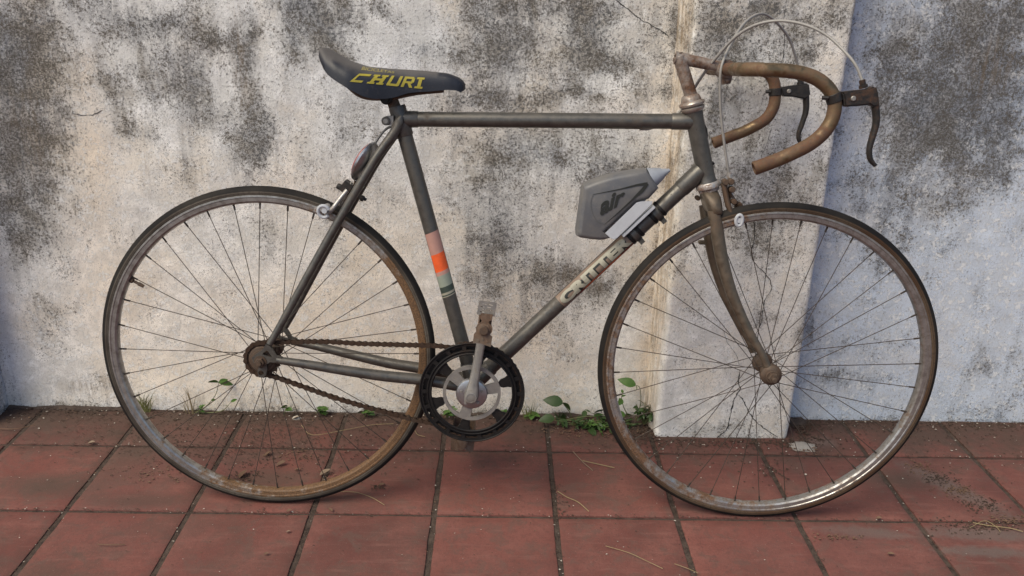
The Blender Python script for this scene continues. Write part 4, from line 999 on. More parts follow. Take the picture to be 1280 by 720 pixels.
f_f = brake_lever([(1.0335, 0.17, 0.8872), (1.0529, 0.17, 0.8909), (1.0725, 0.17, 0.8938), (1.0927, 0.17, 0.8983), (1.0989, 0.17, 0.8718), (1.0872, 0.17, 0.865), (1.0635, 0.17, 0.8693), (1.0419, 0.17, 0.8696)], [(1.0862, 0.17, 0.8893), (1.093, 0.17, 0.8651), (1.0951, 0.17, 0.8391), (1.0897, 0.17, 0.8127), (1.0854, 0.17, 0.7903), (1.0929, 0.17, 0.768)], [(1.0757, 0.17, 0.9099), (1.0783, 0.17, 0.8939)], (1.0268, 0.17, 0.8797), .170, (1.0526, 0.16, 0.8806))
# cables
def cable(pts, r, mat, name='cable'):
    b = MB(); b.tube(spline(pts, 6), r, 8); return b.build(name, mat, BAR, smooth=60)
cable([f_n]+[(1.0625, -0.165, 0.9289), (1.049, -0.155, 0.9481), (1.022, -0.13, 0.978), (0.9882, -0.11, 0.997), (0.948, -0.09, 1.0043), (0.9122, -0.07, 0.9977), (0.8836, -0.05, 0.978), (0.8615, -0.02, 0.9453), (0.844, 0.01, 0.9119), (0.8321, 0.03, 0.8847), (0.8156, 0.035, 0.8511), (0.7955, 0.025, 0.8284), (0.7532, 0.012, 0.8085), (0.7299, 0.008, 0.8059)], .0027, M_CABLE)
cable([f_f]+[(1.0605, 0.16, 0.9446), (1.0355, 0.14, 0.9842), (0.9981, 0.11, 1.0133), (0.9677, 0.09, 1.0264), (0.9373, 0.06, 1.0189), (0.9117, 0.03, 0.9994), (0.8879, 0.0, 0.9677), (0.8725, -0.022, 0.9413), (0.8665, -0.028, 0.9184), (0.8679, -0.026, 0.8898), (0.8725, -0.022, 0.855), (0.8808, -0.018, 0.8138), (0.8906, -0.014, 0.7719), (0.8998, -0.01, 0.7383), (0.9045, -0.008, 0.726)], .0026, M_CABLE)
b = MB(); b.tube([(0.7294, 0.005, 0.8069), (0.5767, 0.005, 0.8053), (0.4238, 0.005, 0.8045), (0.3014, 0.005, 0.8075)], .0010, 6)
b.build('brake_wire', M_SPOKE, FR)
b = MB(); 
for q in [(0.7293, 0.005, 0.8084), (0.4085, 0.005, 0.8049)]: b.box(q, .012, .006, .005)
b.build('cable_stop', M_FRAME, FR, bevel=.001, split=True)
b = MB(); b.tube(spline([(0.2913, 0.012, 0.8), (0.256, 0.022, 0.7984), (0.2404, 0.022, 0.792), (0.2253, 0.018, 0.7735), (0.212, 0.012, 0.7492), (0.1953, 0.006, 0.7155), (0.1866, 0.0, 0.6912)], 6), .0024, 8); b.build('rear_cable', M_CABLE2, FR)

# ---- fork
FK = empty('fork', (0, 0, 0), BIKE)
cr = Vector((0.8751, 0.0, 0.6762))
bl = [Vector(p) for p in [(0.8749, -0.032, 0.6595), (0.8817, -0.034, 0.6275), (0.8994, -0.037, 0.5578), (0.9255, -0.041, 0.489), (0.9633, -0.047, 0.4184), (0.986, -0.051, 0.3839), (1.001, -0.053, 0.355)]]
sk = Vector((0, -.0085, 0))
rr = [.0128, .0130, .0122, .0108, .0088, .0078, .0072]
for s in (0, 1):
    P = [mir(p) if s else p for p in bl]
    if s: P = [Vector(p)+Vector((-.003, -.017*(i/6), 0)) for i, p in enumerate(P)]
    n = 4; R2 = [rr[i]*(1-k/n)+rr[i+1]*k/n for i in range(len(rr)-1) for k in range(n)]+[rr[-1]]
    b = MB(); b.tube(spline(P, n), R2, 18, squash=.88); b.build('fork_blade', M_FORK, FK, smooth=50)
b = MB(); st = HT_B-HD*.012
def xsec(c, hx_, hy, n=16, ex=.75):
    o = []
    for k in range(n):
        a = 2*math.pi*k/n; ca, sa = math.cos(a), math.sin(a); o.append(Vector((c[0]+math.copysign(abs(ca)**ex, ca)*hx_, c[1]+math.copysign(abs(sa)**ex, sa)*hy, c[2])))
    return o
secs = [(st, .016, .017), (st-HD*.006, .0175, .026), (st-HD*.016, .0175, .043), (st-HD*.030, .0165, .046), (st-HD*.040, .0155, .046), (st-HD*.043, .0135, .043)]
vs = []; 
for c, a, q in secs: vs += xsec(c, a, q)
fs = [(i*16+k, i*16+(k+1) % 16, (i+1)*16+(k+1) % 16, (i+1)*16+k) for i in range(len(secs)-1) for k in range(16)]+[tuple(range(16))[::-1], tuple((len(secs)-1)*16+k for k in range(16))]
b.add(vs, fs); b.build('fork_crown', M_FORK, FK, smooth=50)
fc = Vector((1.0103, -0.0169, 0.3393)); fn = Vector((0.0145, 0.9991, 0.0399))
b = MB()
for s in (-1, 1):
    a = fc+fn*(.0455*s); b.cyl(a, a+fn*(.005*s), .0135, 20, bev=.001); b.cyl(a+fn*.004*s, a+fn*(.013*s), .0105, 6, bev=.0012); b.cyl(a+fn*.012*s, a+fn*(.022*s), .0052, 14, bev=.001)
b.build('axle_nut', M_RUSTY, FK, split=True)
b = MB(); a = fc-fn*.036; b._lathe(a, -fn, [(-.004, .020), (.004, .021), (.008, .0165), (.0095, .014)], 24); b.build('cone', M_RUSTY, FK)
# small bracket on the far blade and lamp lug on the head tube
b = MB(); q = Vector((0.8764, 0.03, 0.5846)); b.box(q, .022, .010, .008); b.cyl(q+Vector((-.010, -.008, 0)), q+Vector((-.010, .006, 0)), .004, 8); b.build('blade_bracket', M_FORK, FK, bevel=.001)
b = MB(); b.tube(spline([(0.8428, 0.0, 0.8265), (0.8524, 0.0, 0.8118), (0.8561, 0.0, 0.7939), (0.854, 0.0, 0.7727), (0.8609, 0.0, 0.7546), (0.874, 0.0, 0.7442)], 4), .0028, 8, squash=2.2); b.build('head_badge_edge', M_BLACK, BIKE)
b = MB(); b.box((0.8563, 0.0, 0.7818), .006, .010, .012); b.build('badge', M_D_ORANGE, BIKE, bevel=.001)

# ---- front brake
def bolt(b, p, r=.005, l=.008, d=(0, -1, 0)): p = Vector(p); b.cyl(p, p+Vector(d)*l, r, 10, bev=r*.2)
FB = empty('front_brake', (0, 0, 0), BIKE)
b = MB()
b.tube(spline([(0.9045, -0.008, 0.726), (0.9066, -0.01, 0.714), (0.9082, -0.012, 0.699), (0.9124, -0.012, 0.6774)], 4), .0035, 8)
b.cyl((0.9034, -0.008, 0.729), (0.9055, -0.008, 0.7199), .0052, 10)
b.build('cable_anchor', M_BRAKE, FB)
b = MB()
for p, r in [((0.8944, -0.02, 0.7127), 0.0062), ((0.905, -0.02, 0.7138), 0.006), ((0.9083, -0.018, 0.699), 0.0062), ((0.8947, -0.012, 0.7048), 0.005), ((0.9138, -0.02, 0.6756), 0.0055), ((0.9303, 0.0, 0.6666), 0.0055), ((0.8517, 0.015, 0.6757), 0.0045)]: b.cyl(Vector(p)+Vector((0, .010, 0)), Vector(p)+Vector((0, -.008, 0)), r, 12, bev=.0015)
b.build('brake_bolt', M_RUSTY, FB, split=True)
b = MB()
b.tube(spline([(0.8935, -0.016, 0.7068), (0.8972, -0.02, 0.689), (0.9021, -0.026, 0.67), (0.9088, -0.03, 0.6523), (0.9117, -0.026, 0.6393)], 4), .0052, 10, squash=1.6)
b.tube(spline([(0.9036, -0.01, 0.6955), (0.9137, -0.006, 0.6796), (0.9272, 0.006, 0.6656), (0.9346, 0.022, 0.6442), (0.9351, 0.026, 0.6323)], 4), .0052, 10, squash=1.6)
b.build('caliper_arm', M_RUSTY, FB, smooth=50, split=True)
b = MB(); b.tube(spline([(0.8967, -0.024, 0.685), (0.9021, -0.03, 0.6676), (0.9068, -0.033, 0.6497)], 4), .0022, 8); b.build('return_spring', M_CHROME, FB)
b = MB()
for w0 in [(0.9137, -0.022, 0.6363), (0.9311, 0.022, 0.6312)]: b.box(w0, .034, .008, .012)
b.build('brake_pad', M_BRAKE, FB, bevel=.002, split=True)
b = MB(); q = Vector((0.9225, -0.04, 0.6428)); b.tube([q+Vector((.0062*math.cos(a)*1.0, -.001*math.sin(a), .0105*math.sin(a))) for a in [2*math.pi*k/20 for k in range(20)]], .0034, 8, closed=True); b.cyl(q+Vector((0, .018, 0)), q+Vector((0, -.002, 0)), .0050, 12)
b.build('pad_nut', M_WHITEGREY, FB)
# ---- rear brake
RB = empty('rear_brake', (0, 0, 0), BIKE)
b = MB()
b.tube(spline([(0.1704, -0.014, 0.6772), (0.1557, -0.02, 0.6591), (0.1425, -0.026, 0.641), (0.1305, -0.022, 0.6307)], 4), .0048, 10, squash=1.4)
b.tube(spline([(0.1731, 0.004, 0.6809), (0.1612, 0.014, 0.6603), (0.1464, 0.022, 0.6396)], 4), .0048, 10, squash=1.4)
b.build('caliper_arm', M_BRAKE, RB, smooth=50, split=True)
b = MB(); q = Vector((0.1677, 0.0, 0.6813)); b.box(q, .020, .026, .022, Matrix.Rotation(.6, 3, 'Y')); b.cyl((0.1484, -0.004, 0.6845), (0.1653, -0.004, 0.6772), .0062, 10, bev=.0015); b.cyl((0.1653, -0.004, 0.6772), (0.2046, 0.0, 0.6573), .0035, 8); b.cyl((0.1937, 0.0, 0.6617), (0.1999, 0.0, 0.6587), .0065, 6)
b.build('brake_body', M_LEVER, RB, bevel=.002)
b = MB(); b.tube(spline([(0.1785, -0.006, 0.6949), (0.1699, -0.012, 0.6738), (0.1594, -0.016, 0.6554), (0.1545, -0.016, 0.6459)], 4), .0012, 6); b.tube(spline([(0.1836, 0.0, 0.6973), (0.1724, -0.002, 0.6677), (0.1645, -0.004, 0.6474)], 4), .0012, 6); b.build('brake_wire', M_ALLOY, RB, split=True)
b = MB(); b.box((0.1227, -0.02, 0.6426), .032, .008, .012, Matrix.Rotation(-.3, 3, 'Y')); b.build('brake_pad', M_BRAKE, RB, bevel=.002)
b = MB(); q = Vector((0.1294, -0.04, 0.6391)); b.tube([q+Vector((.0105*math.cos(a), -.002*math.sin(a), .0115*math.sin(a))) for a in [rad(20)+rad(300)*k/18 for k in range(19)]], .0034, 8); b.cyl(q+Vector((.002, .018, .002)), q+Vector((.002, -.004, .002)), .0052, 12)
b.build('pad_nut', M_WHITEGREY, RB)
# ---- rear reflector
RF = empty('reflector', (0, 0, 0), BIKE)
rc = Vector((0.2037, 0.0, 0.7318)); ra = Vector((0.1836, 0.0, 0.6973)); rb_ = Vector((0.222, -0.0, 0.7666)); mj = (rb_-ra).normalized(); axr = Vector((-mj.z, 0, mj.x)); axr = axr if axr.x < 0 else -axr
axr = (axr+Vector((0, .22, 0))).normalized()
Rr = (rb_-ra).length/2*1.02
b = MB(); b._lathe(rc, axr, [(.002, Rr), (.005, Rr*.98), (.009, Rr*.8), (.0115, Rr*.5), (.0125, .0002)], 32); b.build('red_lens', M_RED, RF)
b = MB(); b._lathe(rc, axr, [(.004, Rr*1.01), (.002, Rr*1.04), (-.001, Rr*1.03), (-.004, Rr*.96), (-.010, Rr*.72), (-.014, Rr*.4), (-.016, .0002)], 32); b.build('reflector_housing', M_CHROME, RF)
b = MB(); b.tube([(0.1835, 0.0, 0.6942), (0.1801, 0.0, 0.6785), (0.1735, 0.0, 0.6627)], .0025, 8); b.tube([(0.1906, 0.004, 0.6939), (0.1857, 0.004, 0.6844), (0.1774, 0.004, 0.6622)], .0022, 8); b.cyl((0.1806, 0.0, 0.7019), (0.1869, 0.0, 0.7051), .005, 6); b.cyl(rc-axr*.014, (0.2244, 0.0, 0.7246), .003, 8); b.build('reflector_bracket', M_RUSTY, RF)

# ---- decals
def tube_fn(A, B, R, mid=-math.pi/2):
    A, B = Vector(A), Vector(B); T = (B-A).normalized(); U = Vector((0, -1, 0)); V = T.cross(U); V = V if V.z > 0 else -V
    def f(s, ang): return A+(B-A)*s+U*(math.cos(ang)*(R+.0005))+V*(math.sin(ang)*(R+.0005))
    return f
def patch(name, fn, s0, s1, a0, a1, mat, parent, off=0, slant=0, n=10):
    b = MB(); vs = []
    for i in range(n+1):
        for j in range(n+1):
            s = s0+(s1-s0)*i/n; a = a0+(a1-a0)*j/n; vs.append(fn(s+slant*(j/n-.5), a))
    b.add(vs, [(i*(n+1)+j, (i+1)*(n+1)+j, (i+1)*(n+1)+j+1, i*(n+1)+j+1) for i in range(n) for j in range(n)])
    return b.build(name, mat, parent, fix=False, smooth=40)
P0 = Vector((0.3326, 0.0, 0.5988)); P1 = Vector((0.3744, 0.0, 0.4728))
def onax(p, A, D): return A+D*((p-A).dot(D))
sa = onax(P0, BBc, SD); sb_ = onax(P1, BBc, SD)
for s0_, s1_, m_, o_ in ((0, .33, M_D_PINK, .0), (.33, .60, M_D_BRIGHT, .0), (.60, .66, M_D_PINK, 0), (.66, .84, M_D_GREEN, 0), (.84, .93, M_D_DARK, 0), (.93, .965, M_D_PALE, 0), (.965, .985, M_D_DARK, 0), (.985, 1.0, M_D_PALE, 0)):
    patch('seat_tube_decal', tube_fn(sa, sb_, .0147), s0_, s1_, -1.0, 1.25, m_, FR, slant=-.035)
da = onax(Vector((0.593, 0.0, 0.4605)), BBc, DD); db = onax(Vector((0.7261, 0.0, 0.5964)), BBc, DD)
fnA = tube_fn(da, db, .0160); fnB = tube_fn(da, db, .0164); fnC = tube_fn(da, db, .0168)
patch('decal_band', fnA, 0, 1, -.95, 1.25, M_D_BASE, FR, n=14)
patch('decal_stripe', fnB, .22, 1, -.92, -.62, M_D_RED, FR, n=14)
patch('decal_stripe', fnC, .30, .80, -.78, -.60, M_D_ORANGE, FR, n=14)
for (nm, mt_, fn_, ds, da_) in (('letter_outline', M_INK, fnB, .012, -.16), ('letter_face', M_D_PALE, tube_fn(da, db, .0172), 0, 0)):
    text_on(nm, 'CRITTER', lambda s, t, fn_=fn_, ds=ds, da_=da_: fn_(.015+s*.96+ds-.10*(t-.5)*0, -.52+1.35*t+da_), mt_, FR, bold=.062 if nm == 'letter_face' else .10, shear=.0)

# ---- bottle, cage and clamps
cage = MB()
cp = [(0.6693, -0.03, 0.6098), (0.7264, -0.03, 0.6707), (0.7356, -0.03, 0.6733), (0.7565, -0.03, 0.6743), (0.7555, -0.03, 0.6684), (0.7283, -0.03, 0.6393), (0.6929, -0.03, 0.6011), (0.6865, -0.03, 0.598), (0.6799, -0.03, 0.6008)]
cage.prism([(p[0], -.034, p[2]) for p in cp], (0, .0022, 0)); cage.prism([(p[0], .0318, p[2]) for p in cp], (0, .0022, 0))
cage.build('bottle_cage', M_WHITEGREY, BIKE, bevel=.0006, split=True)
b = MB(); lo = onax(Vector((0.7153, 0.0, 0.5929)), BBc, DD); hi = onax(Vector((0.7726, 0.0, 0.6531)), BBc, DD); upv = Vector((-DD.z, 0, DD.x))
b.prism([lo+upv*.014+Vector((0, -.0315, 0)), hi+upv*.014+Vector((0, -.0315, 0)), hi+upv*.020+Vector((0, -.0315, 0)), lo+upv*.020+Vector((0, -.0315, 0))], (0, .063, 0)); b.build('cage_rail', M_WHITEGREY, BIKE, bevel=.001)
for c in [(0.7253, 0.0, 0.6091), (0.7666, -0.0, 0.6498)]:
    c = onax(Vector(c), BBc, DD); b = MB()
    b._lathe(c-DD*.0065, DD, [(0, .0172), (.001, .0188), (.012, .0188), (.013, .0172)], 28)
    q = c-upv*.021; b.box(q, .010, .018, .010, Matrix.Rotation(-.75, 3, 'Y')); b.cyl(q+Vector((0, -.014, 0)), q+Vector((0, .012, 0)), .0040, 8)
    b.build('tube_clamp', M_FRAME, BIKE)
    for k in (-1, 1):
        b = MB(); cc = c+DD*(.011*k); b._lathe(cc-DD*.0035, DD, [(0, .0165), (.0005, .0176), (.0065, .0176), (.007, .0165)], 24); b.build('rubber_band', M_BLACK, BIKE)

BW = BIKE.matrix_world.copy() if False else (Matrix.Translation(BIKE.location) @ BIKE.matrix_world.to_3x3().to_4x4())
BOT = empty('water_bottle'); tag(BOT, 'grey flat-sided water bottle printed air in the cage on the down tube', 'bottle')
bo = [(0.6233, -0.016, 0.6994), (0.6371, -0.016, 0.7061), (0.6532, -0.016, 0.7126), (0.6716, -0.016, 0.7186), (0.6923, -0.016, 0.7241), (0.7154, -0.016, 0.7286), (0.7431, -0.016, 0.7321), (0.7544, -0.016, 0.7203), (0.7621, -0.016, 0.71), (0.7693, -0.016, 0.6977), (0.7602, -0.016, 0.6864), (0.7514, -0.016, 0.676), (0.7376, -0.016, 0.6716), (0.726, -0.016, 0.6683), (0.6994, -0.016, 0.6404), (0.6702, -0.016, 0.6089), (0.6759, -0.016, 0.6005), (0.671, -0.016, 0.5939), (0.6604, -0.016, 0.5926), (0.6424, -0.016, 0.5941), (0.6232, -0.016, 0.5965), (0.615, -0.016, 0.6006), (0.614, -0.016, 0.611), (0.6163, -0.016, 0.6363), (0.619, -0.016, 0.665), (0.6214, -0.016, 0.6911)]
org = Vector(bo[14]); bo = [Vector(p)-org for p in bo]
BOT.matrix_world = BW @ Matrix.Translation((org.x, 0, org.z))
bo = [Vector((p.x, 0, p.z)) for p in bo]
cenb = sum(bo, Vector())/len(bo)
def rounded(poly, half, prof, name, mat, parent):
    """closed outline blown up into a pillow: prof = [(inset distance, y share)]"""
    n = len(poly); b = MB(); vs = []; rings = [(k, -1) for k in range(len(prof))]+[(k, 1) for k in reversed(range(len(prof)))]
    nrm = []
    for i in range(n):
        t = (poly[(i+1) % n]-poly[i-1]).normalized(); v = Vector((-t.z, 0, t.x)); v = v if v.dot(cenb-poly[i]) > 0 else -v; nrm.append(v)
    for k, s in rings:
        ins, ys = prof[k]
        for i in range(n): vs.append(poly[i]+nrm[i]*ins+Vector((0, half*ys*s, 0)))
    m = len(rings)
    fs = [(r*n+i, r*n+(i+1) % n, (r+1)*n+(i+1) % n, (r+1)*n+i) for r in range(m-1) for i in range(n)]
    fs += [tuple(range(n))[::-1], tuple((m-1)*n+i for i in range(n))]
    b.add(vs, fs); return b.build(name, mat, parent, smooth=38), b
body, bb_ = rounded(bo, .030, [(.010, 1.0), (.0055, .95), (.0025, .82), (.0008, .6), (0, .3)], 'bottle_body', M_BOTTLE, BOT)
cp2 = [Vector(p)-org for p in [(0.7431, -0.016, 0.7321), (0.7544, -0.016, 0.7203), (0.7621, -0.016, 0.71), (0.7693, -0.016, 0.6977)]]
c0 = (cp2[0]+cp2[-1])/2; c0.y = 0; tip = Vector((0.7907, 0.0, 0.7305))-org; tip.y = 0
axb = (tip-c0).normalized(); hb = (cp2[0]-cp2[-1]).length/2
def capsec(k, r, y): 
    side = Vector((-axb.z, 0, axb.x)); return [c0+axb*k+side*(math.cos(a)*r)+Vector((0, math.sin(a)*y, 0)) for a in [2*math.pi*i/24 for i in range(24)]]
Lc = (tip-c0).length
secs = [capsec(-.002, hb*.97, .024), capsec(.001, hb*.94, .0235), capsec(Lc*.40, hb*.66, .017), capsec(Lc*.62, hb*.47, .013)]
b = MB(); vs = sum(secs, []); b.add(vs, [(r*24+i, r*24+(i+1) % 24, (r+1)*24+(i+1) % 24, (r+1)*24+i) for r in range(3) for i in range(24)]+[tuple(range(24))[::-1], tuple(72+i for i in range(24))]); b.build('bottle_cap', M_CAP, BOT)
secs = [capsec(Lc*.61, hb*.40, .0125), capsec(Lc*.66, hb*.40, .0115), capsec(Lc*.9, hb*.20, .007), capsec(Lc*1.0, hb*.14, .005)]
b = MB(); vs = sum(secs, []); b.add(vs, [(r*24+i, r*24+(i+1) % 24, (r+1)*24+(i+1) % 24, (r+1)*24+i) for r in range(3) for i in range(24)]+[tuple(range(24))[::-1], tuple(72+i for i in range(24))]); b.build('spout', M_CAP, BOT)
# relief triangle
yb = -.0304
def rel(p): v = Vector(p)-org; return Vector((v.x, yb, v.z))
tri = [rel(p) for p in [(0.6429, -0.03, 0.6838), (0.6924, -0.03, 0.6949), (0.7244, -0.03, 0.7038), (0.7451, -0.03, 0.7072), (0.7366, -0.03, 0.6948), (0.7168, -0.03, 0.6744), (0.6903, -0.03, 0.6478), (0.668, -0.03, 0.627)]]
def line(b, pts, ws, dy=-.0006):
    S_ = pts; n = len(S_); vs = []
    for i, p in enumerate(S_):
        t = (S_[min(i+1, n-1)]-S_[max(0, i-1)]).normalized(); s_ = Vector((-t.z, 0, t.x)); vs += [p+s_*ws[i]+Vector((0, dy, 0)), p-s_*ws[i]+Vector((0, dy, 0))]
    b.add(vs, [(2*i, 2*i+1, 2*i+3, 2*i+2) for i in range(n-1)])
b = MB(); line(b, tri[:4], [.0004, .0010, .0019, .0030]); line(b, tri[3:], [.0028, .0036, .0016, .0010, .0003], -.0007)
b.build('triangle_mark', M_INK, BOT, fix=False, smooth=0)
b = MB(); arc = [rel(p) for p in [(0.668, -0.03, 0.627), (0.6536, -0.03, 0.6326), (0.6434, -0.03, 0.6489), (0.639, -0.03, 0.6677), (0.6429, -0.03, 0.6838)]]; line(b, spline(arc, 4), [.0006]*17); b.build('triangle_mark', mat_flat('bottle_groove', (.09, .09, .09), .6), BOT, fix=False, smooth=0)
ta = [rel(p) for p in [(0.6592, -0.03, 0.6422), (0.7027, -0.03, 0.6694), (0.7042, -0.03, 0.6989), (0.6534, -0.03, 0.6742)]]
text_on('air_print', 'air', lambda s, t: lerp(lerp(ta[0], ta[1], s), lerp(ta[3], ta[2], s), t)+Vector((0, -.0008, 0)), M_INK, BOT, bold=.035, shear=.25)

# ================================================================== PLANTS
def leaf_verts(L_, Wd, curl=.3, fold=.25, n=6):
    """leaf along +X from the origin, tip bending down"""
    vs = []; fs = []
    for i in range(n+1):
        t = i/n; w = Wd*math.sin(math.pi*min(1, t*.92+.04)**.8)*(1 if t < .97 else .2); x = L_*t; z = -curl*L_*t*t
        vs += [(x, -w, z+fold*w), (x, 0, z), (x, w, z+fold*w)]
    for i in range(n):
        a = i*3; fs += [(a, a+1, a+4, a+3), (a+1, a+2, a+5, a+4)]
    return vs, fs
def add_leaf(parent, base, yaw, pitch, L_, Wd, mat, curl=.3, roll=0):
    L_ *= .78; Wd *= .74
    vs, fs = leaf_verts(L_, Wd, curl); b = MB(); b.add(vs, fs)
    m = Matrix.Translation(base) @ Matrix.Rotation(yaw, 4, 'Z') @ Matrix.Rotation(-pitch, 4, 'Y') @ Matrix.Rotation(roll, 4, 'X')
    return b.build('leaf', mat, parent, fix=False, smooth=60, matrix=m)
def plant(name, loc, label, stems, mat, cat='weed', group=None):
    """stems = [(points relative to the root, [(t, yaw deg, pitch deg, length, width)])]"""
    p = tag(empty(name, loc), label, cat, group)
    for pts, leaves in stems:
        S_ = spline(pts, 5); n = len(S_); b = MB(); b.tube(S_, [.0016*(1-.6*i/(n-1)) for i in range(n)], 6); b.build('stem', M_STALK, p)
        for (t, yaw, pitch, l, w, *r) in leaves:
            q = S_[min(n-1, int(t*(n-1)))]; add_leaf(p, q, rad(yaw), rad(pitch), l, w, mat, roll=rad(r[0]) if r else 0)
    return p
WYF = 1.915
def gx(px, py): return None
def weed_pts(h, lean, r): return [(0, 0, 0), (lean*.3, -.004, h*.4), (lean*.7, -.008, h*.75), (lean, -.010, h)]
x = -0.765
plant('weed', (x, 1.925, 0), 'tall thin weed with pointed green leaves behind the rear wheel spokes', [
 ([(0, 0, 0), (.03, -.006, .02), (.06, -.008, .055), (.075, -.012, .095)], [(1, 170, 10, .034, .009, 60), (1, 20, -12, .046, .011, 40), (1, 35, 15, .030, .008, 30), (.55, 60, 0, .02, .006, 30), (.3, 170, 5, .024, .006, 40)]),
 ([(0, 0, 0), (.07, -.01, .012), (.10, -.012, .04)], [(1, 40, 20, .022, .006, 30), (.8, 150, 10, .018, .005, 30)])], M_LEAF)
x = -0.891
def tuft(name, loc, label, n, h, mat, spread=1., cat='grass tuft', seed=1):
    rnd = random.Random(seed); b = MB()
    for k in range(n):
        a = rnd.uniform(-1.3, 1.3)*spread; y = rnd.uniform(-.5, .15); hh = h*rnd.uniform(.45, 1); x0 = rnd.uniform(-.012, .012); w = rnd.uniform(.0008, .0016)
        P = [Vector((x0, 0, 0)), Vector((x0+a*hh*.25, y*hh*.2, hh*.55)), Vector((x0+a*hh*.7, y*hh*.6, hh*(.95-.25*abs(a))))]
        S_ = spline(P, 4); vs = []
        for i, p in enumerate(S_): ww = w*(1-i/len(S_)); vs += [p+Vector((ww, ww*.3, 0)), p-Vector((ww, ww*.3, 0))]
        b.add(vs, [(2*i, 2*i+1, 2*i+3, 2*i+2) for i in range(len(S_)-1)])
    o = b.build(name, mat, None, fix=False, smooth=60); o.location = loc; return tag(o, label, cat)
M_GRASS = mat_flat('yellow_green_grass', (.17, .17, .055), .6, 0, .35, 40)
tuft('grass_tuft', (x, 1.925, 0), 'yellowing grass tuft at the wall foot by the left rim of the rear wheel', 34, .085, M_GRASS, seed=3)
tuft('grass_tuft', (-0.775, 1.92, 0), 'sparse dry grass sprig between the yellowing tuft and the tall thin weed', 9, .10, M_DRYST, .5, seed=4)
def seedling(px_, lab, h, ls, n, seed, mat=M_LEAF, yy=1.92, name='seedling'):
    rnd = random.Random(seed); st = []
    for k in range(n):
        lean = rnd.uniform(-.6, .6)*h; pts = [(0, 0, 0), (lean*.4, -.004, h*.5), (lean, -.012*rnd.random(), h*rnd.uniform(.6, 1))]
        st.append((pts, [(rnd.uniform(.5, 1), rnd.choice((0, 180))+rnd.uniform(-50, 50), rnd.uniform(-15, 45), ls*rnd.uniform(.7, 1.2), ls*.26, rnd.uniform(10, 60)) for _ in range(3)]))
    return plant(name, (px_, yy, 0), lab, st, mat)
seedling(-0.781+.03, 'tiny green seedling at the foot of the tall thin weed', .028, .018, 2, 5)
seedling(-0.536, 'small green seedling with two upright leaves right of the rear hub', .035, .024, 2, 6)
seedling(-0.442, 'low spreading green weed under the chain stays', .030, .026, 4, 7)
seedling(-0.329, 'small green weed seen just inside the right rim of the rear wheel', .026, .026, 3, 8)
seedling(-0.119, 'green weed seen through the left half of the chainring', .030, .028, 4, 9)
seedling(0.022, 'small green weed seen through the right half of the chainring', .032, .024, 3, 10)
tuft('grass_tuft', (0.088, 1.92, 0), 'wispy pale green sprig just right of the chainring', 16, .085, M_GRASS, .5, seed=9)
p = plant('weed', (0.096, 1.928, 0), 'single low rosette of round green leaves on the tile right of the chainring', [([(0, 0, 0), (0, 0, .006), (.002, -.004, .012)], [(1, 200, 5, .028, .012), (1, -20, 5, .028, .013), (1, -100, 0, .026, .012), (1, 60, 10, .024, .011)])], M_LEAF)
plant('weed', (0.172+.0, 1.915, 0), 'creeping weed with one big arched leaf right of the chainring', [
 ([(0.03, 0, 0), (.02, -.01, .03), (.005, -.014, .052), (.0, -.016, .06)], [(1, 185, 15, .062, .020, -50), (1, 10, -35, .038, .013, -40)]),
 ([(.02, 0, 0), (.0, -.02, .015), (-.02, -.03, .022)], [(1, 190, 5, .05, .018, -30), (.6, -60, 0, .04, .014)]),
 ([(0, 0, 0), (.05, -.02, .012), (.09, -.03, .008), (.12, -.05, .006)], [(.3, 40, 20, .036, .012), (.5, -40, 10, .036, .012), (.7, -80, 5, .034, .013), (.9, 20, 10, .032, .011), (1, -60, 0, .034, .013)]),
 ([(0, 0, 0), (.07, -.012, .02), (.12, -.015, .014)], [(.4, 80, 30, .03, .010), (.6, 10, 20, .036, .011), (.8, -30, 20, .032, .011), (1, 20, 0, .034, .011)])], M_LEAFD)
plant('weed', (0.279+.02, 1.915, 0), 'dark leafy weed at the left edge of the front tyre', [
 ([(0, 0, 0), (-.03, -.006, .018), (-.055, -.01, .03)], [(.8, 20, 25, .044, .012, -50), (1, 150, 30, .02, .005), (.5, -60, 0, .03, .010)]),
 ([(0, 0, 0), (-.04, -.03, .008), (-.06, -.05, .005)], [(.5, -120, 5, .036, .013), (1, -60, 0, .038, .014), (.8, 180, 5, .034, .012)]),
 ([(0, 0, 0), (.01, -.02, .012)], [(1, -30, 10, .03, .01), (.7, 60, 20, .03, .01)])], M_LEAFD)
plant('weed', (0.372-.02, 1.905, 0), 'climbing weed with one arched leaf in the front wheel, left of the pilaster', [
 ([(0.01, 0, .01), (.018, -.004, .06), (.012, -.008, .105), (.0, -.010, .115)], [(1, 180, 22, .058, .016, -55), (1, -20, -60, .018, .007, -30)]),
 ([(0, 0, .01), (-.02, -.004, .04), (-.032, -.008, .075), (-.030, -.010, .095)], [(.7, 250, -20, .026, .011, -40), (.75, 20, 30, .016, .006), (.95, 100, 50, .014, .005)]),
 ([(0, 0, 0), (-.02, -.01, .03)], [(1, 190, 15, .036, .012, -40), (1, -20, 20, .030, .010, -40)])], M_LEAF)
def clump(px_, y, lab, n, r, h, ls, mat, seed):
    rnd = random.Random(seed); st = []
    for k in range(n):
        a = rnd.uniform(0, 2*math.pi); rr_ = r*rnd.random(); top = (math.cos(a)*rr_*1.5, -abs(math.sin(a))*rr_, h*rnd.uniform(.3, 1))
        st.append(([(0, 0, 0), (top[0]*.5, top[1]*.5, top[2]*.6), top], [(rnd.uniform(.5, 1), rnd.uniform(-180, 180), rnd.uniform(-20, 50), ls*rnd.uniform(.6, 1.2), ls*rnd.uniform(.14, .26), rnd.uniform(-50, 50)) for _ in range(4)]))
    return plant('weed', (px_, y, 0), lab, st, mat)
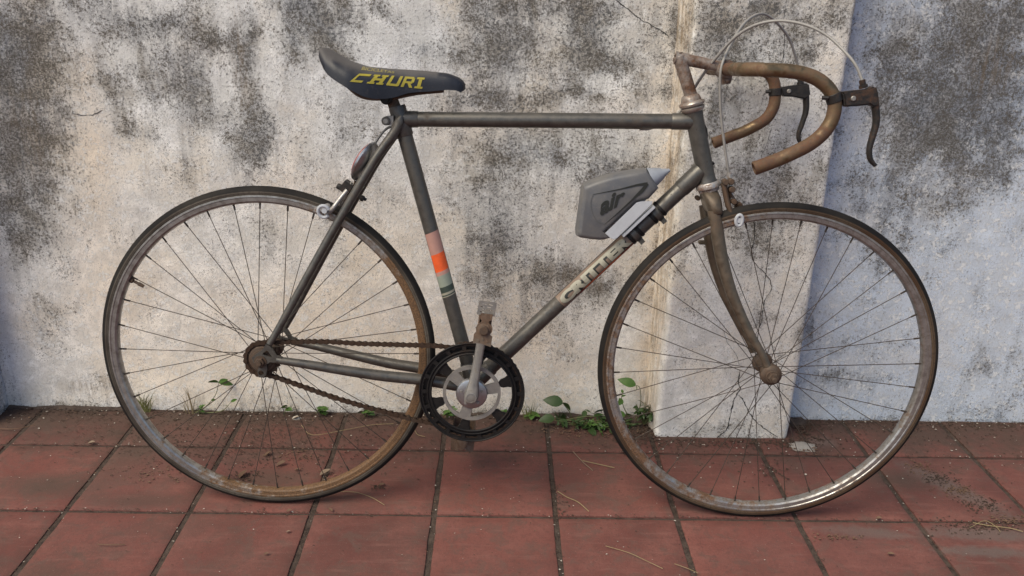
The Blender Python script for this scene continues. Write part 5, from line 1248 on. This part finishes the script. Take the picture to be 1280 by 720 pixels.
clump(0.393-.01, 1.90, 'bushy dark weed clump in the corner where wall meets pilaster', 16, .035, .075, .026, M_LEAFD, 21)
clump(0.328-.01, 1.895, 'low dark weed mat between the front tyre and the corner clump', 9, .04, .02, .022, M_LEAFD, 22)
clump(0.217, 1.89, 'tangle of small dark leaves under the creeping weed', 16, .05, .026, .020, M_LEAFD, 31)
clump(0.272-.004, 1.885, 'tangle of small leaves spreading onto the tiles left of the front tyre', 14, .045, .022, .020, M_LEAF, 33)
tuft('grass_tuft', (0.171, 1.915, 0), 'short dark grass blades at the root of the creeping weed', 30, .040, M_LEAFD, 1., seed=41)
tuft('grass_tuft', (0.404-.01, 1.90, 0), 'brown dead stalks standing in the corner clump of weeds', 16, .09, M_DRYST, .5, seed=12)

# ================================================================== LITTER
def flake(b, x, y, z, s, rnd, curl=.5):
    yaw = rnd.uniform(0, 6.28); n = rnd.choice((4, 5)); pts = []
    for k in range(n):
        a = yaw+2*math.pi*k/n; r = s*rnd.uniform(.5, 1); pts.append((x+math.cos(a)*r, y+math.sin(a)*r*.7, z+s*.2+rnd.uniform(0, s*curl)))
    c = (x, y, z+s*.15); v = [c]+pts; b.add(v, [(0, k+1, (k+1) % n+1) for k in range(n)])
def litter(name, gen, n, mat, seed):
    rnd = random.Random(seed); b = MB()
    for _ in range(n):
        x, y, s = gen(rnd); flake(b, x, y, .001, s, rnd)
    o = b.build(name, mat, None, fix=False, smooth=0); o['kind'] = 'stuff'; o['label'] = name.replace('_', ' ')+' along the wall foot and in the tile joints'; o['category'] = 'litter'; return o
def g_foot(r):
    x = r.uniform(-1.35, 1.4); lim = 1.83 if PX0-.01 < x < PX1+.01 else 1.935
    return x, lim-abs(r.gauss(0, .022 if r.random() < .7 else .09)), r.uniform(.0012, .0042)
def g_left(r): return r.gauss(-.55, .22), min(1.93, r.gauss(1.80, .08)), r.uniform(.0010, .0036)
def g_joint(r):
    if r.random() < .6: x = X0+S*r.randint(-5, 6)+r.gauss(0, .004); y = r.uniform(1.1, 1.9)
    else: x = r.uniform(-1.2, 1.3); y = Y0-S*r.randint(0, 1)+r.gauss(0, .004)
    if PX0-.02 < x < PX1+.02: y = min(y, 1.82)
    return x, y, r.uniform(.0009, .0032)
def g_any(r):
    x = r.uniform(-1.2, 1.3); return x, min(1.2+.7*r.random()**.6, 1.82 if PX0-.02 < x < PX1+.02 else 1.92), r.uniform(.0008, .0026)
def g_corner(r): return r.gauss(PX0-.05, .05), 1.925-abs(r.gauss(0, .07)), r.uniform(.0015, .005)
def g_corner2(r): return PX1+.03+abs(r.gauss(0, .035)), 1.93-abs(r.gauss(0, .06)), r.uniform(.0015, .005)
def g_pile(c, sx, sy):
    return lambda r: (c[0]+r.gauss(0, sx), c[1]+r.gauss(0, sy), r.uniform(.0012, .0045))
litter('dark_leaf_crumbs', g_foot, 4200, M_CRUMB, 1); litter('dark_soil_crumbs', g_left, 2200, M_CRUMB, 2)
litter('joint_crumbs', g_joint, 3000, M_CRUMB, 3); litter('pale_plaster_flakes', lambda r: (g_foot, g_joint, g_any)[r.randint(0, 2)](r), 700, M_CRUMBL, 4)
litter('scattered_crumbs', g_any, 500, M_CRUMB, 5); litter('corner_crumbs', lambda r: (g_corner, g_corner2)[r.randint(0, 1)](r), 900, M_CRUMB, 6)
litter('brown_leaf_scraps', lambda r: (g_foot, g_corner, g_joint, g_any)[r.randint(0, 3)](r), 500, M_DRY, 7)
for k, (c, sx, sy, n) in enumerate([((-0.561, 1.634), 0.018, 0.012, 110), ((-0.463, 1.73), 0.03, 0.015, 60), ((1.03, 1.487), 0.05, 0.012, 200), ((1.009, 1.715), 0.02, 0.012, 90), ((1.032, 1.666), 0.022, 0.012, 120), ((1.055, 1.618), 0.022, 0.012, 140), ((1.073, 1.567), 0.025, 0.012, 140), ((1.106, 1.516), 0.03, 0.012, 120), ((0.73, 1.827), 0.03, 0.02, 160), ((0.754, 1.79), 0.02, 0.012, 80), ((0.364, 1.844), 0.03, 0.02, 200), ((0.196, 1.858), 0.05, 0.02, 160), ((0.147, 1.568), 0.008, 0.04, 60), ((-0.361, 1.633), 0.02, 0.012, 60), ((-0.249, 1.604), 0.012, 0.006, 40), ((0.71, 1.448), 0.03, 0.006, 60), ((0.649, 1.69), 0.02, 0.02, 60), ((-0.764, 1.639), 0.05, 0.02, 70)]):
    litter('debris_pile', g_pile(c, sx, sy), n, M_CRUMB if k % 2 == 0 else M_DRY, 30+k)
# soil banked up against the wall foot
def bank(x0, x1, y, w, h, seed):
    nx = int((x1-x0)/.008); ny = 8; vs = []
    for i in range(nx+1):
        for j in range(ny+1):
            x = x0+(x1-x0)*i/nx; t = j/ny
            k = .35+.9*max(0, noise.noise((x*9, seed, 0))+.35)+.3*noise.noise((x*40, seed, t*3))
            k *= min(1, i/4, (nx-i)/4)
            ww = w*max(.15, k); z = h*k*(1-t)**1.5-.002*t+noise.noise((x*120, t*9, seed))*.002*(1-t)
            vs.append((x, y-ww*t, z))
    b = MB(); b.add(vs, [(i*(ny+1)+j, i*(ny+1)+j+1, (i+1)*(ny+1)+j+1, (i+1)*(ny+1)+j) for i in range(nx) for j in range(ny)])
    o = b.build('soil_bank', M_SOIL, None, smooth=60); o['kind'] = 'stuff'; o['label'] = 'dark soil gathered along the foot of the wall'; o['category'] = 'soil'; return o
bank(-1.35, -.15, 1.945, .030, .012, 1); bank(-.15, .40, 1.945, .020, .009, 2); bank(.735, 1.5, 1.945, .016, .007, 3); bank(.405, .735, 1.845, .008, .005, 4)
bank(.30, .405, 1.93, .10, .016, 7); bank(.735, .83, 1.93, .07, .016, 8)
# single dead leaves
def dead_leaf(px, label, s, yaw, mat, cat='dead leaf', curl=1.):
    s *= .78
    vs, fs = leaf_verts(s, s*.30, -.25*curl, .7, 6); b = MB(); b.add([(x-s/2, y, z+.003) for x, y, z in vs], fs)
    o = b.build('dead_leaf', mat, None, fix=False, smooth=60); o.location = (px[0], px[1], .001); o.rotation_euler = (random.uniform(-.3, .3), random.uniform(-.15, .15), yaw); return tag(o, label, cat)
for px, lab, s, yaw, m in [((-0.378, 1.652), 'curled pale dead leaf inside the rear wheel near the lower right rim', 0.034, 0.5, 2), ((-0.486, 1.688), 'dark curled dead leaf at the centre of the floor seen through the rear wheel', 0.028, 0.3, 1), ((-0.954, 1.767), 'pale dead leaf lying on the joint left of the rear wheel', 0.022, 0.1, 2), ((-0.559, 1.641), 'crumpled dark leaf in the pile above the bottom of the rear rim', 0.034, 1.1, 1), ((-0.526, 1.728), 'dark leaf scrap just above the centre leaf inside the rear wheel', 0.026, 0.9, 1), ((-0.499, 1.898), 'flat grey chip by the wall foot under the chain stays', 0.02, 0.1, 2), ((0.798, 1.391), 'small brown leaf lying below the right side of the front wheel', 0.018, -0.2, 1), ((-0.444, 1.663), 'small black leaf scrap right of the centre leaf inside the rear wheel', 0.018, 0.0, 1), ((-0.247, 1.61), 'tiny dead leaf just outside the lower right of the rear tyre', 0.016, 0.4, 1), ((0.824, 1.51), 'brown leaf scrap on the joint beneath the front tyre', 0.016, 0.0, 1), ((-0.427, 1.512), 'brown leaf scrap on the joint below the rear tyre', 0.014, 0.2, 1), ((-0.343, 1.514), 'curled brown scrap on the joint right of the rear tyre contact', 0.016, 2.6, 1), ((-0.412, 1.439), 'pale grey scrap on the tile below the rear tyre', 0.012, 0.2, 2), ((-0.439, 1.369), 'dark scrap on the tile at the bottom edge of the picture', 0.012, 0.4, 1)]:
    dead_leaf(px, lab, s, yaw, M_DRY2 if m == 2 else M_DRY)
def straw(pts, label, r=.0009, mat=M_DRYST):
    r *= .72
    o0 = Vector((*pts[0], .003)); P = [Vector((x, y, .003+.004*random.random()))-o0 for x, y in pts]; b = MB(); b.tube(spline(P, 4), r, 5)
    o = b.build('straw', mat, None, smooth=60); o.location = o0; return tag(o, label, 'straw')
straw([(-0.48, 1.866), (-0.442, 1.817), (-0.37, 1.842), (-0.305, 1.871), (-0.252, 1.877)], 'bent pale straw on the tiles inside the rear wheel')
straw([(-0.334, 1.584), (-0.299, 1.582), (-0.261, 1.562), (-0.23, 1.533)], 'pale curved straw right of the rear tyre contact')
straw([(-0.2, 1.859), (-0.187, 1.828), (-0.168, 1.817)], 'short pale straw touching the rear tyre on its right')
straw([(0.228, 1.406), (0.271, 1.387), (0.299, 1.363), (0.331, 1.338)], 'long thin pale stem on the tile below the front wheel')
straw([(0.357, 1.355), (0.378, 1.341), (0.397, 1.327)], 'short pale stem at the bottom joint below the front wheel', .0008)
straw([(0.19, 1.757), (0.209, 1.713), (0.23, 1.679)], 'thin brown twig crossing beneath the creeping weed', .0013, M_DRY2)
straw([(0.209, 1.716), (0.246, 1.707), (0.281, 1.691)], 'forked pale twig lying towards the front tyre', .0014, M_DRYST)
straw([(0.143, 1.592), (0.162, 1.574), (0.185, 1.554), (0.206, 1.523)], 'dry stem fallen across the joint right of centre', .0012, M_DRYST)
straw([(1.019, 1.497), (1.047, 1.487), (1.089, 1.48), (1.109, 1.467)], 'long golden straw in the debris at the right edge', .0013)
straw([(1.005, 1.481), (1.048, 1.504), (1.062, 1.482), (1.061, 1.466)], 'looped golden straw in the debris at the right edge', .001)
straw([(-1.203, 1.826), (-1.163, 1.824), (-1.125, 1.844)], 'thin dark twig on the tile at the left edge', .0012, M_DRY)
straw([(-0.775, 1.392), (-0.746, 1.39), (-0.722, 1.395)], 'thin dark stick on the tile at lower left', .0012, M_DRY)
# mortar lump at the pilaster foot
def lump(px, label, sx, sy, h, mat, seed, cat='rubble'):
    b = MB(); n = 20; vs = [(0, 0, h)]; fs = []
    for r in range(1, 6):
        for k in range(n):
            a = 2*math.pi*k/n; t = r/5; j = 1+.35*noise.noise((math.cos(a)*2, math.sin(a)*2, seed))
            vs.append((math.cos(a)*sx*t*j, math.sin(a)*sy*t*j, h*math.cos(t*math.pi/2)*(1+.4*noise.noise((math.cos(a)*t*4, math.sin(a)*t*4, seed)))-.002*t))
    for k in range(n): fs.append((0, 1+k, 1+(k+1) % n))
    for r in range(4):
        for k in range(n): a = 1+r*n; fs.append((a+k, a+n+k, a+n+(k+1) % n, a+(k+1) % n))
    b.add(vs, fs); o = b.build('rubble', mat, None, smooth=50); o.location = (px[0], px[1], 0); return tag(o, label, cat)
lump((0.759, 1.805), 'grey smear of old mortar at the right foot of the pilaster', .040, .028, .006, M_STONE, 3)
lump((-0.501, 1.906), 'small pale stone at the wall foot below the chain stays', .014, .009, .008, M_CRUMBL, 4)
